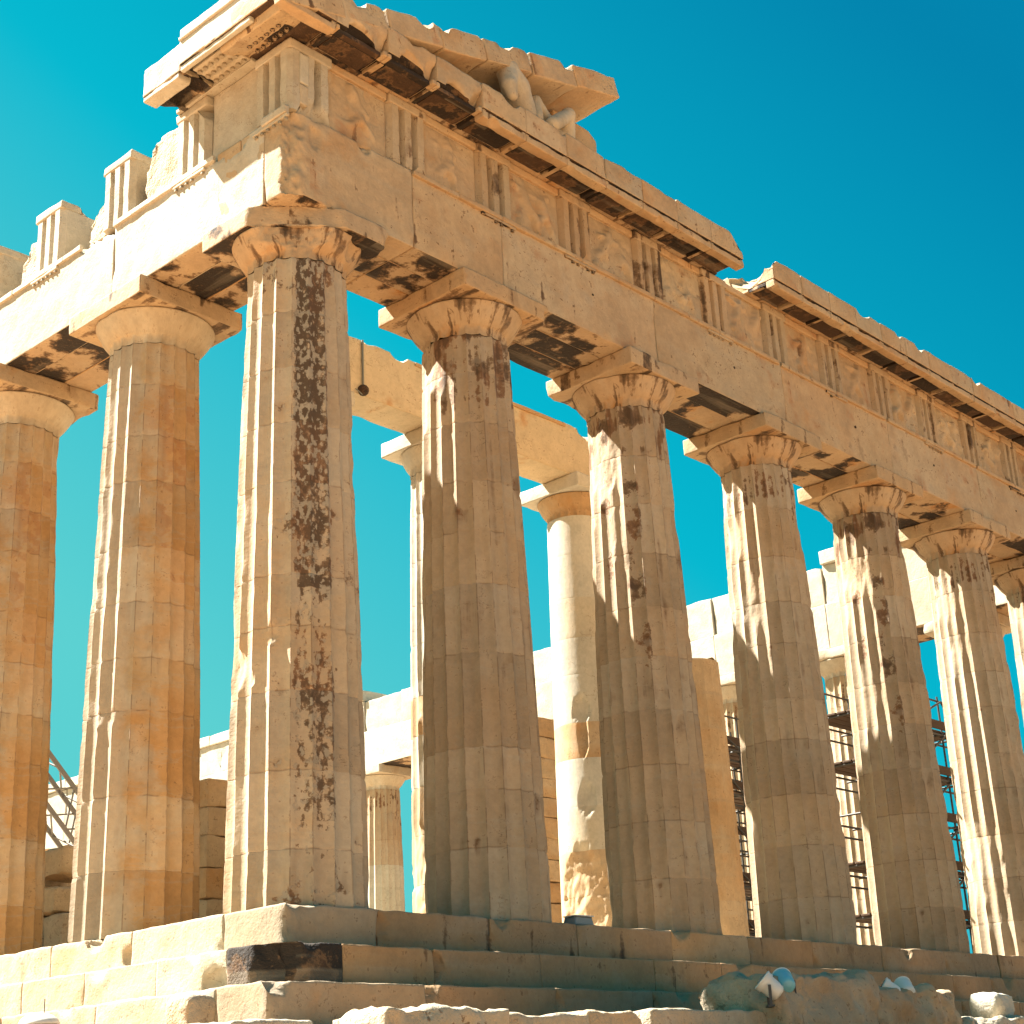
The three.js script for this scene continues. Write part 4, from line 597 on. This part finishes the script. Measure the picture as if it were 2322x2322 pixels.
/* ---------- rocks and squared blocks at the foot of the steps ---------- */
{
  const G = 'blocks along the terrace edge', RB = (lab, x0, x1, y0, y1, z0, z1, t, o) => { const q = blockGeo(x0, x1, y0, y1, z0, z1, { s: 0.06, chip: 0.18, amp: 0.03, r: 0.03, seed: autoSeed++, ...o }); return solo('terrace_block', q[0], M(t, o?.tint ?? 0, 0.03), lab, 'stone block', G, q[1]); };
  RB('pale pitted boulder at the foot of the steps near the corner', -2.15, -0.42, -2.4, -1.56, 3.2, 4.1, 'rough', { chip: 0.34, amp: 0.085, r: 0.08, s: 0.045 });
  RB('squared tan block beside the pale pitted boulder', -0.38, 0.95, -2.4, -1.6, 3.2, 4.0, 'step', {}); RB('squared tan block with chipped corner, second from the boulder', 0.97, 2.0, -2.4, -1.56, 3.1, 3.95, 'step', { tint: 2, bites: [[2.05, -1.5, 4.0, 0.25]] }); RB('long tan block ending at the floodlight pair', 2.03, 4.3, -2.4, -1.53, 3.1, 4.0, 'step', { tint: 1 });
  RB('big grey rough rock under the cyan floodlight', 4.3, 6.7, -2.6, -1.1, 3.0, 4.25, 'rock', { chip: 0.5, amp: 0.1, r: 0.16, s: 0.06 }); RB('grey split rock under the small white floodlights', 6.72, 9.1, -2.6, -1.2, 3.0, 4.1, 'rock', { chip: 0.5, amp: 0.1, r: 0.14, s: 0.06, tint: 2 });
  RB('flat sunlit slab at the lower edge beyond the split rock', 9.1, 12.4, -2.6, -1.6, 2.8, 4.3, 'rough', { chip: 0.3, amp: 0.06 }); RB('white sunlit stone standing on the flat slab', 10.3, 10.95, -1.62, -1.22, 3.6, 4.1, 'fresh', { chip: 0.3, amp: 0.05, r: 0.1 });
  RB('pale block before the lowest step on the sunlit side', -3.2, -2.2, -2.4, -1.62, 2.0, 3.1, 'south', {}); RB('rounded shaded stone leaning on the sunlit steps', -1.95, -1.55, -1.62, -1.15, 0.2, 0.7, 'step', { chip: 0.3, r: 0.12, tint: 3 });
}
/* ---------- floodlights ---------- */
{
  const white = new THREE.MeshStandardMaterial({ color: new THREE.Color().setRGB(0.62, 0.6, 0.55), roughness: 0.45 }), cyan = new THREE.MeshStandardMaterial({ color: new THREE.Color().setRGB(0.16, 0.42, 0.5), roughness: 0.4 }), black = new THREE.MeshStandardMaterial({ color: new THREE.Color().setRGB(0.03, 0.03, 0.03), roughness: 0.5 }), glass = new THREE.MeshPhysicalMaterial({ color: new THREE.Color().setRGB(0.05, 0.06, 0.06), roughness: 0.25 });
  const lamp = (label, pos, body, yaw, pitch, k) => {
    const t = thing('floodlight', label, 'floodlight', 'floodlights', pos), head = new THREE.Group(); t.scale.setScalar(k);
    const pr = [[0.001, -0.26], [0.09, -0.25], [0.145, -0.21], [0.16, -0.1], [0.162, 0.03], [0.185, 0.04], [0.185, 0.1], [0.185, 0.14], [0.17, 0.15]].map(p => new THREE.Vector2(...p)), q = new THREE.Quaternion().setFromEuler(new THREE.Euler(pitch, yaw, 0, 'YXZ'));
    const mk = (n, g, m) => { g.translate(0, 0.0, 0); g.applyQuaternion(q); g.translate(0, 0.34, 0); part(t, n, g, m); };
    mk('housing', new THREE.LatheGeometry(pr, 24).rotateX(Math.PI / 2), body); mk('lens', new THREE.SphereGeometry(0.3, 20, 8, 0, Math.PI * 2, 0, 0.6).translate(0, -0.12, 0).rotateX(Math.PI / 2), glass); mk('rim', new THREE.TorusGeometry(0.183, 0.014, 8, 28).translate(0, 0, 0.13), white);
    for (const s of [-1, 1]) { const b = new THREE.BoxGeometry(0.02, 0.34, 0.05); b.translate(s * 0.2, 0.17, 0); b.rotateY(yaw); part(t, 'bracket', b, black); } const base = new THREE.BoxGeometry(0.44, 0.03, 0.12); base.rotateY(yaw); part(t, 'base_plate', base, black);
  };
  lamp('white cylindrical floodlight beside the cyan one on the rocks', [4.12, -1.5, 4.2], white, -2.45, -0.75, 0.72); lamp('cyan floodlight with domed lens on the big grey rock', [4.62, -1.42, 4.1], cyan, 2.5, -0.5, 0.7);
  lamp('small white floodlight tilted back on the split rock', [7.42, -1.42, 3.95], white, -2.5, -0.6, 0.62); lamp('small domed floodlight with dark lens on the split rock', [7.95, -1.42, 3.9], white, 2.5, -0.55, 0.68);
  const b = thing('box_floodlight', 'boxy floodlight standing at the edge of the top step', 'floodlight', 'floodlights', [5.97, 0.0, -0.35]); const bx = blockGeo(-0.22, 0.22, 0.02, 0.15, -0.12, 0.12, { s: 0.1, chip: 0, amp: 0, r: 0.01, warp: p => { p[0] *= p[1] > 0 ? 0.86 : 1; } }); part(b, 'housing', bx[0], new THREE.MeshStandardMaterial({ color: new THREE.Color().setRGB(0.22, 0.24, 0.24), roughness: 0.5 }), bx[1]); part(b, 'visor', new THREE.BoxGeometry(0.42, 0.015, 0.27), white, [0, 0.16, 0.01]);
  const d = thing('domed_bollard', 'white domed lamp with thin aerial before the sunlit steps', 'lamp', null, [-2.5, -1.7, -1.39]); part(d, 'post', new THREE.CylinderGeometry(0.2, 0.2, 0.34, 20).translate(0, 0.17, 0), new THREE.MeshStandardMaterial({ color: new THREE.Color().setRGB(0.3, 0.33, 0.36), roughness: 0.5 })); part(d, 'dome', new THREE.SphereGeometry(0.235, 20, 10, 0, Math.PI * 2, 0, Math.PI / 2).scale(1, 0.55, 1).translate(0, 0.345, 0), white); part(d, 'aerial', new THREE.CylinderGeometry(0.006, 0.006, 0.18, 6).translate(0.06, 0.54, 0), black);
}
console.log('done');
renderer.render(scene, camera);
